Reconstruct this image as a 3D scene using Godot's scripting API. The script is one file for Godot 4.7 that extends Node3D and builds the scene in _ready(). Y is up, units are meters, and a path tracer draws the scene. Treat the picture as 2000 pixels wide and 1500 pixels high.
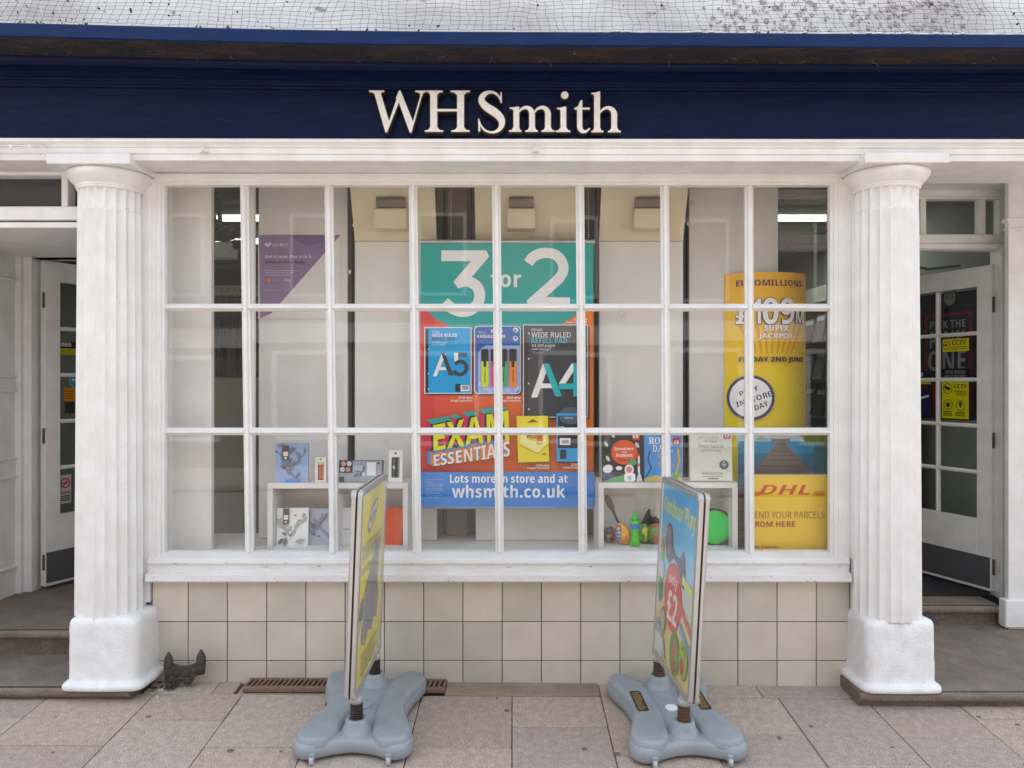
extends Node3D
# A painted Georgian shopfront with a multi-pane display window, two recessed doorways and two pavement signs.
# x runs along the street, y is up, z points from the wall into the street; the tiled wall stands at z = 0.

const D := 3.88      # distance of the camera from the tiled wall
const F := 1470.0    # surveying constants: photograph pixels per unit of slope
const H := 1.531     # camera height above the foot of the wall
var M := {}
var rng := RandomNumberGenerator.new()
var shop: Node3D

func X(px: float, z: float) -> float: return (px - 1000.0) * (D - z) / F
func Y(py: float, z: float) -> float: return H - (py - 750.0) * (D - z) / F

# ------------------------------------------------------------------ mesh builder
class Mb:
	var st := SurfaceTool.new()
	func _init() -> void:
		st.begin(Mesh.PRIMITIVE_TRIANGLES)
		st.set_smooth_group(-1)
	func smooth(g: int) -> void:
		st.set_smooth_group(g)
	func tri(a: Vector3, b: Vector3, c: Vector3) -> void:
		st.add_vertex(a); st.add_vertex(c); st.add_vertex(b)
	func quad(a: Vector3, b: Vector3, c: Vector3, d: Vector3) -> void:
		tri(a, b, c); tri(a, c, d)
	func box(c: Vector3, s: Vector3, b := 0.0, xf := Transform3D()) -> Mb:
		var h := s * 0.5
		b = minf(b, minf(h.x, minf(h.y, h.z)) * 0.9)
		if b <= 0.0:
			var p := []
			for i in 8:
				p.append(xf * (c + Vector3(h.x if i & 1 else -h.x, h.y if i & 2 else -h.y, h.z if i & 4 else -h.z)))
			quad(p[4], p[5], p[7], p[6]); quad(p[1], p[0], p[2], p[3]); quad(p[5], p[1], p[3], p[7])
			quad(p[0], p[4], p[6], p[2]); quad(p[6], p[7], p[3], p[2]); quad(p[0], p[1], p[5], p[4])
			return self
		# chamfered box: rings from bottom to top, each an octagon in plan
		var rings := []
		for lv in [[b, -h.y], [0.0, -h.y + b], [0.0, h.y - b], [b, h.y]]:
			var x: float = h.x - lv[0]
			var z: float = h.z - lv[0]
			var k: float = b if lv[0] == 0.0 else 0.0004
			var r := PackedVector3Array()
			for q in [[x - k, -z], [x, -z + k], [x, z - k], [x - k, z], [-x + k, z], [-x, z - k], [-x, -z + k], [-x + k, -z]]:
				r.append(xf * (c + Vector3(q[0], lv[1], q[1])))
			rings.append(r)
		loft(rings)
		return self
	func loft(rings: Array, top := true, bottom := true) -> void:
		var n: int = rings[0].size()
		for i in rings.size() - 1:
			var a: PackedVector3Array = rings[i]
			var e: PackedVector3Array = rings[i + 1]
			for j in n:
				var k := (j + 1) % n
				quad(a[k], a[j], e[j], e[k])
		if top: cap(rings[-1], true)
		if bottom: cap(rings[0], false)
	func cap(r: PackedVector3Array, up: bool) -> void:
		var m := Vector3.ZERO
		for p in r: m += p
		m /= r.size()
		for j in r.size():
			var k := (j + 1) % r.size()
			if up: tri(m, r[k], r[j])
			else: tri(m, r[j], r[k])
	func bar(p0: Vector3, p1: Vector3, prof: Array, u: Vector3, w: Vector3) -> Mb:
		var rings := []
		for p in [p0, p1]:
			var r := PackedVector3Array()
			for q in prof: r.append(p + u * q[0] + w * q[1])
			rings.append(r)
		loft(rings)
		return self
	func lathe(prof: Array, seg: int, xf := Transform3D(), caps := true) -> Mb:
		var rings := []
		for q in prof:
			var r := PackedVector3Array()
			for j in seg:
				var a := TAU * j / seg
				r.append(xf * Vector3(q[0] * cos(a), q[1], q[0] * sin(a)))
			rings.append(r)
		loft(rings, caps, caps)
		return self
	func tube(pts: PackedVector3Array, r: float, seg := 6) -> Mb:
		var rings := []
		var side := Vector3.ZERO
		for i in pts.size():
			var t := (pts[mini(i + 1, pts.size() - 1)] - pts[maxi(i - 1, 0)]).normalized()
			if side == Vector3.ZERO:
				side = t.cross(Vector3.UP if absf(t.y) < 0.9 else Vector3.RIGHT).normalized()
			side = (side - t * side.dot(t)).normalized()
			var up := t.cross(side)
			var q := PackedVector3Array()
			for j in seg:
				var a := TAU * j / seg
				q.append(pts[i] + (side * cos(a) - up * sin(a)) * r)
			rings.append(q)
		loft(rings)
		return self
	func sweep(prof: Array, x0: float, x1: float, seg := 1, off = null) -> Mb:   # profile [z, y, weight] from top to bottom
		for s in seg:
			var xa := lerpf(x0, x1, float(s) / seg)
			var xb := lerpf(x0, x1, float(s + 1) / seg)
			var oa: float = off.call(xa) if off != null else 0.0
			var ob: float = off.call(xb) if off != null else 0.0
			for i in prof.size() - 1:
				var p: Array = prof[i]
				var q: Array = prof[i + 1]
				var wp: float = p[2] if p.size() > 2 else 0.0
				var wq: float = q[2] if q.size() > 2 else 0.0
				quad(Vector3(xa, p[1] + oa * wp, p[0]), Vector3(xa, q[1] + oa * wq, q[0]), Vector3(xb, q[1] + ob * wq, q[0]), Vector3(xb, p[1] + ob * wp, p[0]))
		return self
	func extrude(poly: PackedVector2Array, z0: float, z1: float, xf := Transform3D()) -> Mb:
		var p := poly.duplicate()
		if Mb.area(p) < 0.0: p.reverse()
		var ix := Geometry2D.triangulate_polygon(p)
		for t in range(0, ix.size(), 3):
			var a := p[ix[t]]
			var b := p[ix[t + 1]]
			var c := p[ix[t + 2]]
			if (b - a).cross(c - a) < 0.0:
				var s := b
				b = c; c = s
			tri(xf * Vector3(a.x, a.y, z1), xf * Vector3(b.x, b.y, z1), xf * Vector3(c.x, c.y, z1))
			tri(xf * Vector3(a.x, a.y, z0), xf * Vector3(c.x, c.y, z0), xf * Vector3(b.x, b.y, z0))
		for i in p.size():
			var a := p[i]
			var b := p[(i + 1) % p.size()]
			quad(xf * Vector3(a.x, a.y, z0), xf * Vector3(b.x, b.y, z0), xf * Vector3(b.x, b.y, z1), xf * Vector3(a.x, a.y, z1))
		return self
	static func area(p: PackedVector2Array) -> float:
		var s := 0.0
		for i in p.size(): s += p[i].cross(p[(i + 1) % p.size()])
		return s
	func puff(outline: PackedVector2Array, levels: Array, xf := Transform3D()) -> Mb:   # outline in (x, z); levels [inset, y] from bottom to top
		var o := outline.duplicate()
		if Mb.area(o) < 0.0: o.reverse()
		var n := o.size()
		var nor := PackedVector2Array()
		for i in n:
			var e := (o[(i + 1) % n] - o[(i + n - 1) % n]).normalized()
			nor.append(Vector2(e.y, -e.x))
		var rings := []
		for l in levels:
			var r := PackedVector3Array()
			for i in n:
				var q: Vector2 = o[i] - nor[i] * float(l[0])
				r.append(xf * Vector3(q.x, l[1], q.y))
			rings.append(r)
		loft(rings, false, false)
		var last: Array = levels[-1]
		var p := PackedVector2Array()
		for i in n: p.append(o[i] - nor[i] * float(last[0]))
		var ix := Geometry2D.triangulate_polygon(p)
		for t in range(0, ix.size(), 3):
			var a := p[ix[t]]
			var b := p[ix[t + 1]]
			var c := p[ix[t + 2]]
			if (b - a).cross(c - a) > 0.0:
				var s := b
				b = c; c = s
			tri(xf * Vector3(a.x, last[1], a.y), xf * Vector3(b.x, last[1], b.y), xf * Vector3(c.x, last[1], c.y))
		return self
	func mesh() -> ArrayMesh:
		st.generate_normals()
		return st.commit()

# ------------------------------------------------------------------ flat print on sheets (vertex coloured)
class Pr:
	var v := PackedVector3Array()
	var c := PackedColorArray()
	var ix := PackedInt32Array()
	var z := 0.0004
	var s := 1.0
	var o := Vector2.ZERO
	var bend := 0.0       # radius of a curved sheet
	var gain := 1.0
	var flip := false     # y given upward
	func _init(origin: Vector2, scale: float, g := 1.0) -> void:
		o = origin; s = scale; gain = g
	func at(p: Vector2, zz: float) -> Vector3:
		var q := Vector2((p.x - o.x) * s, ((p.y - o.y) if flip else (o.y - p.y)) * s)
		if bend > 0.0:
			var a := q.x / bend
			return Vector3(sin(a) * (bend + zz), q.y, cos(a) * (bend + zz) - bend)
		return Vector3(q.x, q.y, zz)
	func ink(col) -> Color:
		var k: Color = (Color(col) if col is String else col as Color).srgb_to_linear()
		var l := k.r * 0.3 + k.g * 0.55 + k.b * 0.15
		k = Color(maxf(0.0, l + (k.r - l) * 1.06), maxf(0.0, l + (k.g - l) * 1.06), maxf(0.0, l + (k.b - l) * 1.06))
		return Color(minf(k.r * gain, 0.85), minf(k.g * gain, 0.85), minf(k.b * gain, 0.85))
	func tris(p: PackedVector2Array, idx: PackedInt32Array, col) -> void:
		var b := v.size()
		var k := ink(col)
		for q in p:
			v.append(at(q, z)); c.append(k)
		for t in range(0, idx.size(), 3):
			var e := (v[b + idx[t + 1]] - v[b + idx[t]]).cross(v[b + idx[t + 2]] - v[b + idx[t]])
			if e.length_squared() < 1e-16: continue
			if e.z > 0.0: ix.append_array([b + idx[t], b + idx[t + 2], b + idx[t + 1]])
			else: ix.append_array([b + idx[t], b + idx[t + 1], b + idx[t + 2]])
	func poly(p: PackedVector2Array, col) -> void:
		if bend > 0.0:
			var lo := p[0].x
			var hi := p[0].x
			for q in p:
				lo = minf(lo, q.x); hi = maxf(hi, q.x)
			var n := maxi(1, ceili((hi - lo) * s / 0.02))
			for i in n:
				var a := lerpf(lo, hi, float(i) / n)
				var b := lerpf(lo, hi, float(i + 1) / n)
				var strip := PackedVector2Array([Vector2(a, -5000), Vector2(b, -5000), Vector2(b, 5000), Vector2(a, 5000)])
				for q in Geometry2D.intersect_polygons(p, strip): tris(q, Geometry2D.triangulate_polygon(q), col)
		else:
			tris(p, Geometry2D.triangulate_polygon(p), col)
		z += 0.0003
	func pts(list: Array) -> PackedVector2Array:
		var p := PackedVector2Array()
		for i in range(0, list.size(), 2): p.append(Vector2(list[i], list[i + 1]))
		return p
	func shape(list: Array, col) -> void: poly(pts(list), col)
	func rect(x0: float, y0: float, x1: float, y1: float, col) -> void:
		poly(PackedVector2Array([Vector2(x0, y0), Vector2(x1, y0), Vector2(x1, y1), Vector2(x0, y1)]), col)
	func rrect(x0: float, y0: float, x1: float, y1: float, r: float, col) -> void:
		var p := PackedVector2Array()
		for q in [[x1 - r, y0 + r, -PI / 2], [x1 - r, y1 - r, 0.0], [x0 + r, y1 - r, PI / 2], [x0 + r, y0 + r, PI]]:
			for i in 5:
				var a: float = q[2] + i * PI / 8
				p.append(Vector2(q[0] + cos(a) * r, q[1] + sin(a) * r))
		poly(p, col)
	func disc(x: float, y: float, rx: float, ry: float, col, turn := 0.0, n := 36) -> void:
		var p := PackedVector2Array()
		for i in n:
			var a := TAU * i / n
			p.append(Vector2(x, y) + Vector2(cos(a) * rx, sin(a) * ry).rotated(turn))
		poly(p, col)
	func ring(x: float, y: float, r: float, w: float, col) -> void:
		var p := PackedVector2Array()
		for i in 31: p.append(Vector2(x, y) + Vector2.from_angle(TAU * i / 30.0) * r)
		line(p, w, col)
	func line(p: PackedVector2Array, w: float, col, round := false) -> void:
		for i in p.size() - 1:
			var d := (p[i + 1] - p[i])
			if d.length() < 1e-6: continue
			var n := d.orthogonal().normalized() * w * 0.5
			tris(PackedVector2Array([p[i] + n, p[i + 1] + n, p[i + 1] - n, p[i] - n]), PackedInt32Array([0, 1, 2, 0, 2, 3]), col)
			z += 0.00001
		z += 0.0002
	func stroke(p: PackedVector2Array, w: float, col, ends := Geometry2D.END_BUTT) -> void:
		for q in Geometry2D.offset_polyline(p, w * 0.5, Geometry2D.JOIN_MITER, ends):
			if not Geometry2D.is_polygon_clockwise(q): poly(q, col)
	# lettering whose ink fills the quadrilateral tl, tr, br, bl
	func textq(t: String, tl: Vector2, tr: Vector2, br: Vector2, bl: Vector2, col, bold := true, serif := false) -> void:
		var f := SystemFont.new()
		f.font_names = PackedStringArray(["Droid Serif" if serif else "Droid Sans"])
		f.font_weight = 700 if bold else 400
		var m := TextMesh.new()
		m.text = t; m.font = f; m.font_size = 40; m.pixel_size = 1.0; m.depth = 0.0; m.curve_step = 2.0
		var arr := m.surface_get_arrays(0)
		var vs: PackedVector3Array = arr[Mesh.ARRAY_VERTEX]
		var id: PackedInt32Array = arr[Mesh.ARRAY_INDEX] if arr[Mesh.ARRAY_INDEX] != null else PackedInt32Array(range(vs.size()))
		if vs.is_empty(): return
		var lo := Vector2(vs[0].x, vs[0].y)
		var hi := lo
		for q in vs:
			lo = Vector2(minf(lo.x, q.x), minf(lo.y, q.y)); hi = Vector2(maxf(hi.x, q.x), maxf(hi.y, q.y))
		var p := PackedVector2Array()
		for q in vs:
			var u := (q.x - lo.x) / (hi.x - lo.x)
			var w := (hi.y - q.y) / (hi.y - lo.y)
			p.append(tl.lerp(tr, u).lerp(bl.lerp(br, u), w))
		tris(p, id, col)
		z += 0.0003
	func text(t: String, x0: float, x1: float, y0: float, y1: float, col, bold := true, serif := false) -> void:
		textq(t, Vector2(x0, y0), Vector2(x1, y0), Vector2(x1, y1), Vector2(x0, y1), col, bold, serif)
	func mesh() -> ArrayMesh:
		var a := []
		a.resize(Mesh.ARRAY_MAX)
		var n := PackedVector3Array()
		n.resize(v.size())
		for i in v.size():
			n[i] = Vector3(v[i].x, 0, v[i].z + bend).normalized() if bend > 0.0 else Vector3(0, 0, 1)
		a[Mesh.ARRAY_VERTEX] = v; a[Mesh.ARRAY_NORMAL] = n; a[Mesh.ARRAY_COLOR] = c; a[Mesh.ARRAY_INDEX] = ix
		var m := ArrayMesh.new()
		m.add_surface_from_arrays(Mesh.PRIMITIVE_TRIANGLES, a)
		return m

# ------------------------------------------------------------------ objects
func thing(called: String, label: String, category: String, at := Vector3.ZERO, group := "") -> Node3D:
	var o := Node3D.new()
	o.name = called; o.position = at
	add_child(o, true)
	o.set_meta("label", label); o.set_meta("category", category)
	if group: o.set_meta("group", group)
	return o
func part(called: String, mesh: Mesh, m: Material, parent: Node3D, at := Transform3D()) -> MeshInstance3D:
	var o := MeshInstance3D.new()
	o.name = called; o.mesh = mesh; o.material_override = m; o.transform = at
	parent.add_child(o, true)
	return o
func struct(called: String, mesh: Mesh, m: Material, at := Transform3D()) -> MeshInstance3D:
	var o := part(called, mesh, m, self, at)
	o.set_meta("kind", "structure")
	return o
func bx(c: Vector3, s: Vector3, b := 0.0) -> ArrayMesh: return Mb.new().box(c, s, b).mesh()
func span(x0: float, x1: float, y0: float, y1: float, z0: float, z1: float, b := 0.003) -> ArrayMesh:
	return bx(Vector3((x0 + x1) / 2, (y0 + y1) / 2, (z0 + z1) / 2), Vector3(absf(x1 - x0), absf(y1 - y0), absf(z1 - z0)), b)
func moved(x: float, y: float, z: float) -> Transform3D: return Transform3D(Basis(), Vector3(x, y, z))
func curve(ctrl: Array, closed := true, n := 6) -> PackedVector2Array:
	var p := PackedVector2Array()
	var k := ctrl.size()
	for i in (k if closed else k - 1):
		var a: Vector2 = ctrl[(i + k - 1) % k] if closed or i > 0 else ctrl[0]
		var b: Vector2 = ctrl[i]
		var c: Vector2 = ctrl[(i + 1) % k]
		var d: Vector2 = ctrl[(i + 2) % k] if closed or i + 2 < k else ctrl[k - 1]
		for j in n: p.append(b.cubic_interpolate(c, a, d, float(j) / n))
	if not closed: p.append(ctrl[k - 1])
	return p
func vv(list: Array) -> Array:
	var p := []
	for i in range(0, list.size(), 2): p.append(Vector2(list[i], list[i + 1]))
	return p

# ------------------------------------------------------------------ materials
func noise_bytes(n: int, freq: float, sd: int, oct := 4, kind := FastNoiseLite.TYPE_SIMPLEX_SMOOTH) -> PackedByteArray:
	var f := FastNoiseLite.new()
	f.seed = sd; f.frequency = freq; f.noise_type = kind; f.fractal_octaves = oct
	var im := f.get_seamless_image(n, n, false, false, 0.15)
	im.convert(Image.FORMAT_L8)
	return im.get_data()
func colour_tex(n: int, a: PackedByteArray, ramp: Gradient, specks: PackedByteArray = PackedByteArray(), dark := Color.BLACK, limit := 255, light := Color.WHITE, low := -1) -> ImageTexture:
	var out := PackedByteArray()
	out.resize(n * n * 3)
	var lut := []
	for i in 256: lut.append(ramp.sample(i / 255.0))
	for i in n * n:
		var k: Color = lut[a[i]]
		if not specks.is_empty():
			if specks[i] > limit: k = k.lerp(dark, minf(1.0, (specks[i] - limit) / 22.0))
			elif specks[i] < low: k = k.lerp(light, minf(1.0, (low - specks[i]) / 25.0))
		out[i * 3] = k.r8; out[i * 3 + 1] = k.g8; out[i * 3 + 2] = k.b8
	return ImageTexture.create_from_image(Image.create_from_data(n, n, false, Image.FORMAT_RGB8, out))
func grey_tex(n: int, a: PackedByteArray) -> ImageTexture:
	return ImageTexture.create_from_image(Image.create_from_data(n, n, false, Image.FORMAT_L8, a))
func ramp(a: Color, b: Color, c = null) -> Gradient:
	var g := Gradient.new()
	g.set_color(0, a); g.set_color(1, b)
	if c != null: g.add_point(0.5, c)
	return g
func srgb(r: float, g: float, b: float) -> Color: return Color(r, g, b).linear_to_srgb()
func mat(col: Color, rough := 0.5, metal := 0.0) -> StandardMaterial3D:
	var m := StandardMaterial3D.new()
	m.albedo_color = col; m.roughness = rough; m.metallic = metal
	return m
func tri_tex(m: StandardMaterial3D, scale: Vector3, world := true) -> StandardMaterial3D:
	m.uv1_triplanar = true; m.uv1_world_triplanar = world; m.uv1_scale = scale; m.uv1_triplanar_sharpness = 6.0
	return m
func relief(m: StandardMaterial3D, t: Texture2D, cm: float) -> StandardMaterial3D:
	m.heightmap_enabled = true; m.heightmap_texture = t; m.heightmap_scale = cm
	return m

func materials() -> void:
	var n := 512
	var soft := noise_bytes(n, 0.008, 11, 5)
	var mid := noise_bytes(n, 0.03, 12, 4)
	var fine := noise_bytes(n, 0.22, 13, 2)
	var grain := noise_bytes(n, 0.35, 14, 1)
	var lump := noise_bytes(n, 0.05, 15, 5)
	var blot := noise_bytes(n, 0.045, 16, 5)
	var mid_t := grey_tex(n, mid)
	var lump_t := grey_tex(n, lump)
	var fine_t := grey_tex(n, fine)
	# painted joinery: off-white with rare chips
	var paint := colour_tex(n, soft, ramp(srgb(0.71, 0.69, 0.665), srgb(0.81, 0.805, 0.795)), blot, srgb(0.40, 0.36, 0.32), 230)
	var m := tri_tex(mat(Color.WHITE, 0.42), Vector3(1.4, 1.4, 1.4))
	m.albedo_texture = paint
	M.paint = relief(m, mid_t, 0.10)
	m = tri_tex(mat(Color(0.97, 0.97, 0.97), 0.5), Vector3(0.9, 2.3, 0.9))
	m.albedo_texture = paint
	M.sill = relief(m, lump_t, 0.22)
	m = tri_tex(mat(Color.WHITE, 0.7), Vector3(2.2, 2.2, 2.2))
	m.albedo_texture = colour_tex(n, soft, ramp(srgb(0.70, 0.69, 0.675), srgb(0.82, 0.82, 0.82)), blot, srgb(0.42, 0.40, 0.38), 218)
	M.plaster = relief(m, lump_t, 0.16)
	m = tri_tex(mat(Color.WHITE, 0.8), Vector3(0.22, 0.5, 0.22))
	m.albedo_texture = colour_tex(n, soft, ramp(srgb(0.48, 0.46, 0.45), srgb(0.74, 0.74, 0.74), srgb(0.70, 0.70, 0.70)), blot, srgb(0.3, 0.28, 0.26), 215)
	M.upper = relief(m, lump_t, 0.3)
	m = tri_tex(mat(Color.WHITE, 0.9), Vector3(1.4, 1.4, 1.4))
	m.albedo_texture = colour_tex(n, lump, ramp(srgb(0.38, 0.335, 0.315), srgb(0.68, 0.65, 0.635)), grain, srgb(0.2, 0.16, 0.15), 175)
	M.render = relief(m, lump_t, 0.8)
	# navy and blue gloss
	m = tri_tex(mat(Color.WHITE, 0.3), Vector3(0.28, 1.6, 1.0))
	m.albedo_texture = colour_tex(n, mid, ramp(srgb(0.0012, 0.005, 0.026), srgb(0.003, 0.0115, 0.052)), fine, srgb(0.014, 0.022, 0.08), 208)
	m.roughness = 0.36
	m.metallic_specular = 0.24
	M.navy = relief(m, lump_t, 0.05)
	m = tri_tex(mat(Color.WHITE, 0.45), Vector3(0.35, 2.0, 1.0))
	m.albedo_texture = colour_tex(n, mid, ramp(srgb(0.0024, 0.014, 0.062), srgb(0.004, 0.024, 0.10)), blot, srgb(0.03, 0.03, 0.03), 200)
	m.metallic_specular = 0.28
	M.blue = m
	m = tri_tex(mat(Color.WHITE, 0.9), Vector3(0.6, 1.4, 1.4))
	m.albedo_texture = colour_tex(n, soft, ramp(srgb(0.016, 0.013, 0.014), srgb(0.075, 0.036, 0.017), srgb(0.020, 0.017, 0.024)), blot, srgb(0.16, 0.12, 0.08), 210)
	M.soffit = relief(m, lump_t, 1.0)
	# ceramic tile variants
	M.tile = []
	var tile_t := colour_tex(n, soft, ramp(srgb(0.57, 0.505, 0.43), srgb(0.66, 0.595, 0.515)), blot, srgb(0.38, 0.32, 0.27), 236)
	for k in [1.0, 0.95, 0.985, 0.925]:
		m = tri_tex(mat(Color(k, k * (1.0 if k > 0.96 else 1.006), k * 0.995).clamp(), 0.2), Vector3(0.8, 0.8, 0.8))
		m.albedo_texture = tile_t
		M.tile.append(m)
	M.grout = mat(srgb(0.20, 0.17, 0.145), 0.9)
	# paving
	M.slab = []
	var slab_t := colour_tex(n, mid, ramp(srgb(0.325, 0.268, 0.23), srgb(0.52, 0.44, 0.385)), grain, srgb(0.13, 0.105, 0.088), 174, srgb(0.72, 0.66, 0.60), 84)
	for k in [[1.0, 0.985, 0.96], [0.95, 0.92, 0.90], [0.985, 0.95, 0.915], [0.94, 0.925, 0.915], [1.0, 0.965, 0.935]]:
		m = tri_tex(mat(Color(k[0], k[1], k[2]), 0.88), Vector3(1.25, 1.25, 1.25))
		m.albedo_texture = slab_t
		M.slab.append(relief(m, fine_t, 0.22))
	m = tri_tex(mat(Color.WHITE, 0.8), Vector3(1.1, 1.1, 1.1))
	m.albedo_texture = colour_tex(n, soft, ramp(srgb(0.15, 0.112, 0.086), srgb(0.245, 0.195, 0.155)), grain, srgb(0.06, 0.045, 0.035), 190, srgb(0.26, 0.22, 0.18), 66)
	M.stone = relief(m, lump_t, 0.35)
	m = tri_tex(mat(Color.WHITE, 0.85), Vector3(1.3, 1.3, 1.3))
	m.albedo_texture = colour_tex(n, soft, ramp(srgb(0.24, 0.175, 0.13), srgb(0.36, 0.28, 0.215)), grain, srgb(0.09, 0.065, 0.05), 190)
	M.tanstone = relief(m, lump_t, 0.3)
	M.joint = mat(srgb(0.05, 0.042, 0.036), 0.95)
	m = tri_tex(mat(Color.WHITE, 0.75), Vector3(3, 3, 3))
	m.albedo_texture = colour_tex(n, mid, ramp(srgb(0.17, 0.10, 0.065), srgb(0.27, 0.175, 0.115)), grain, srgb(0.08, 0.04, 0.03), 185)
	M.terracotta = m
	m = tri_tex(mat(Color.WHITE, 0.75, 0.0), Vector3(4, 4, 4))
	m.albedo_texture = colour_tex(n, mid, ramp(srgb(0.05, 0.04, 0.034), srgb(0.11, 0.085, 0.07)), grain, srgb(0.015, 0.012, 0.011), 190)
	M.iron = relief(m, lump_t, 0.6)
	m = tri_tex(mat(Color.WHITE, 0.9), Vector3(0.25, 0.25, 0.25))
	m.albedo_texture = slab_t
	m.albedo_texture = colour_tex(n, mid, ramp(srgb(0.27, 0.235, 0.205), srgb(0.36, 0.32, 0.285)))
	M.asphalt = m
	# sign plastics and metals
	m = tri_tex(mat(Color.WHITE, 0.42), Vector3(2.4, 2.4, 2.4))
	m.albedo_texture = colour_tex(n, soft, ramp(srgb(0.245, 0.275, 0.30), srgb(0.295, 0.325, 0.35)), blot, srgb(0.19, 0.20, 0.21), 205)
	M.plastic = relief(m, fine_t, 0.02)
	M.alu = mat(srgb(0.50, 0.495, 0.49), 0.36, 0.75)
	M.cap = mat(srgb(0.42, 0.43, 0.43), 0.45, 0.2)
	M.steel = mat(srgb(0.06, 0.05, 0.045), 0.5, 0.6)
	M.rust = tri_tex(mat(Color.WHITE, 0.8), Vector3(9, 9, 9))
	M.rust.albedo_texture = colour_tex(n, mid, ramp(srgb(0.05, 0.035, 0.03), srgb(0.20, 0.085, 0.04)))
	M.bronze = tri_tex(mat(Color.WHITE, 0.55, 0.2), Vector3(6, 6, 6))
	M.bronze.albedo_texture = colour_tex(n, mid, ramp(srgb(0.022, 0.015, 0.009), srgb(0.085, 0.058, 0.034)))
	M.cream = tri_tex(mat(Color.WHITE, 0.4), Vector3(5, 5, 5))
	M.cream.albedo_texture = colour_tex(n, soft, ramp(srgb(0.66, 0.62, 0.55), srgb(0.80, 0.775, 0.72)))
	M.white = mat(srgb(0.74, 0.74, 0.73), 0.5)
	M.board = tri_tex(mat(Color.WHITE, 0.55), Vector3(0.8, 0.5, 0.8))
	M.board.albedo_texture = colour_tex(n, soft, ramp(srgb(0.66, 0.635, 0.59), srgb(0.74, 0.72, 0.68)))
	M.creamboard = tri_tex(mat(Color.WHITE, 0.55), Vector3(0.8, 0.8, 0.8))
	M.creamboard.albedo_texture = colour_tex(n, soft, ramp(srgb(0.61, 0.545, 0.375), srgb(0.69, 0.62, 0.44)))
	M.taupe = tri_tex(mat(Color.WHITE, 0.7), Vector3(0.6, 0.6, 0.6))
	M.taupe.albedo_texture = colour_tex(n, soft, ramp(srgb(0.20, 0.155, 0.132), srgb(0.28, 0.22, 0.19)))
	M.interior = mat(srgb(0.27, 0.285, 0.24), 0.8)
	M.carpet = tri_tex(mat(Color.WHITE, 0.95), Vector3(2, 2, 2))
	M.carpet.albedo_texture = colour_tex(n, mid, ramp(srgb(0.03, 0.03, 0.035), srgb(0.06, 0.06, 0.065)))
	M.dark = mat(srgb(0.02, 0.02, 0.022), 0.6)
	M.rubber = mat(srgb(0.018, 0.018, 0.02), 0.55)
	M.kick = mat(srgb(0.11, 0.11, 0.118), 0.45, 0.2)
	M.wire = mat(srgb(0.05, 0.05, 0.05), 0.7)
	M.spike = mat(srgb(0.62, 0.61, 0.58), 0.4)
	M.paper = mat(Color.WHITE, 0.35)
	M.paper.vertex_color_use_as_albedo = true
	M.gloss = mat(Color.WHITE, 0.12)
	M.gloss.vertex_color_use_as_albedo = true
	var g := mat(Color(0.92, 0.97, 0.94, 0.006), 0.015)
	g.transparency = BaseMaterial3D.TRANSPARENCY_ALPHA
	g.metallic_specular = 0.36
	M.glass = g
	var cov := mat(Color(1, 1, 1, 0.012), 0.12)
	cov.transparency = BaseMaterial3D.TRANSPARENCY_ALPHA
	cov.metallic_specular = 0.3
	M.cover = cov
	var lamp := mat(Color.WHITE, 0.5)
	lamp.emission_enabled = true
	lamp.emission = Color(0.98, 1.0, 0.97)
	lamp.emission_energy_multiplier = 1.2
	M.lamp = lamp
	m = tri_tex(mat(Color.WHITE, 0.85), Vector3(0.4, 0.4, 0.4))
	m.albedo_texture = colour_tex(n, soft, ramp(srgb(0.19, 0.155, 0.125), srgb(0.27, 0.23, 0.19)))
	M.opposite = m

# ------------------------------------------------------------------ scene
func _ready() -> void:
	rng.seed = 4711
	var cam := Camera3D.new()
	cam.name = "Camera"
	cam.position = Vector3(0, H, D)
	cam.fov = 2.0 * rad_to_deg(atan(750.0 / F))
	cam.near = 0.05; cam.far = 900.0
	add_child(cam)
	cam.current = true
	var we := WorldEnvironment.new()
	we.name = "WorldEnvironment"
	var e := Environment.new()
	e.background_mode = Environment.BG_SKY
	var sky := Sky.new()
	var sm := ProceduralSkyMaterial.new()
	sm.sky_top_color = Color(0.87, 0.915, 0.98)
	sm.sky_horizon_color = Color(0.93, 0.94, 0.96)
	sm.ground_bottom_color = Color(0.35, 0.33, 0.31)
	sm.ground_horizon_color = Color(0.55, 0.54, 0.53)
	sm.sky_energy_multiplier = 1.0
	sm.sun_angle_max = 1.0
	sky.sky_material = sm
	e.sky = sky
	e.tonemap_mode = Environment.TONE_MAPPER_LINEAR
	e.tonemap_exposure = 2.2
	e.sdfgi_enabled = true; e.ssao_enabled = true; e.ssil_enabled = true
	we.environment = e
	add_child(we)
	var sun := DirectionalLight3D.new()
	sun.name = "Sun"
	sun.rotation_degrees = Vector3(-66, 170, 0)   # from behind the shop: the front stands in shade, the far side of the street is lit
	sun.light_energy = 1.5
	sun.light_color = Color(1.0, 0.97, 0.93)
	sun.light_angular_distance = 4.0
	sun.shadow_enabled = true
	add_child(sun)
	materials()
	ground()
	shop = thing("shop_building", "white and navy painted shopfront with a many-paned display window between two fluted columns", "shop")
	structure_parts()
	window_parts()
	doorways()
	interior()
	opposite()
	sign_letters()
	netting()
	banner()
	window_posters()
	display_cubes()
	cube_goods()
	pavement_signs()
	street_bits()
	shop_fittings()

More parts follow.
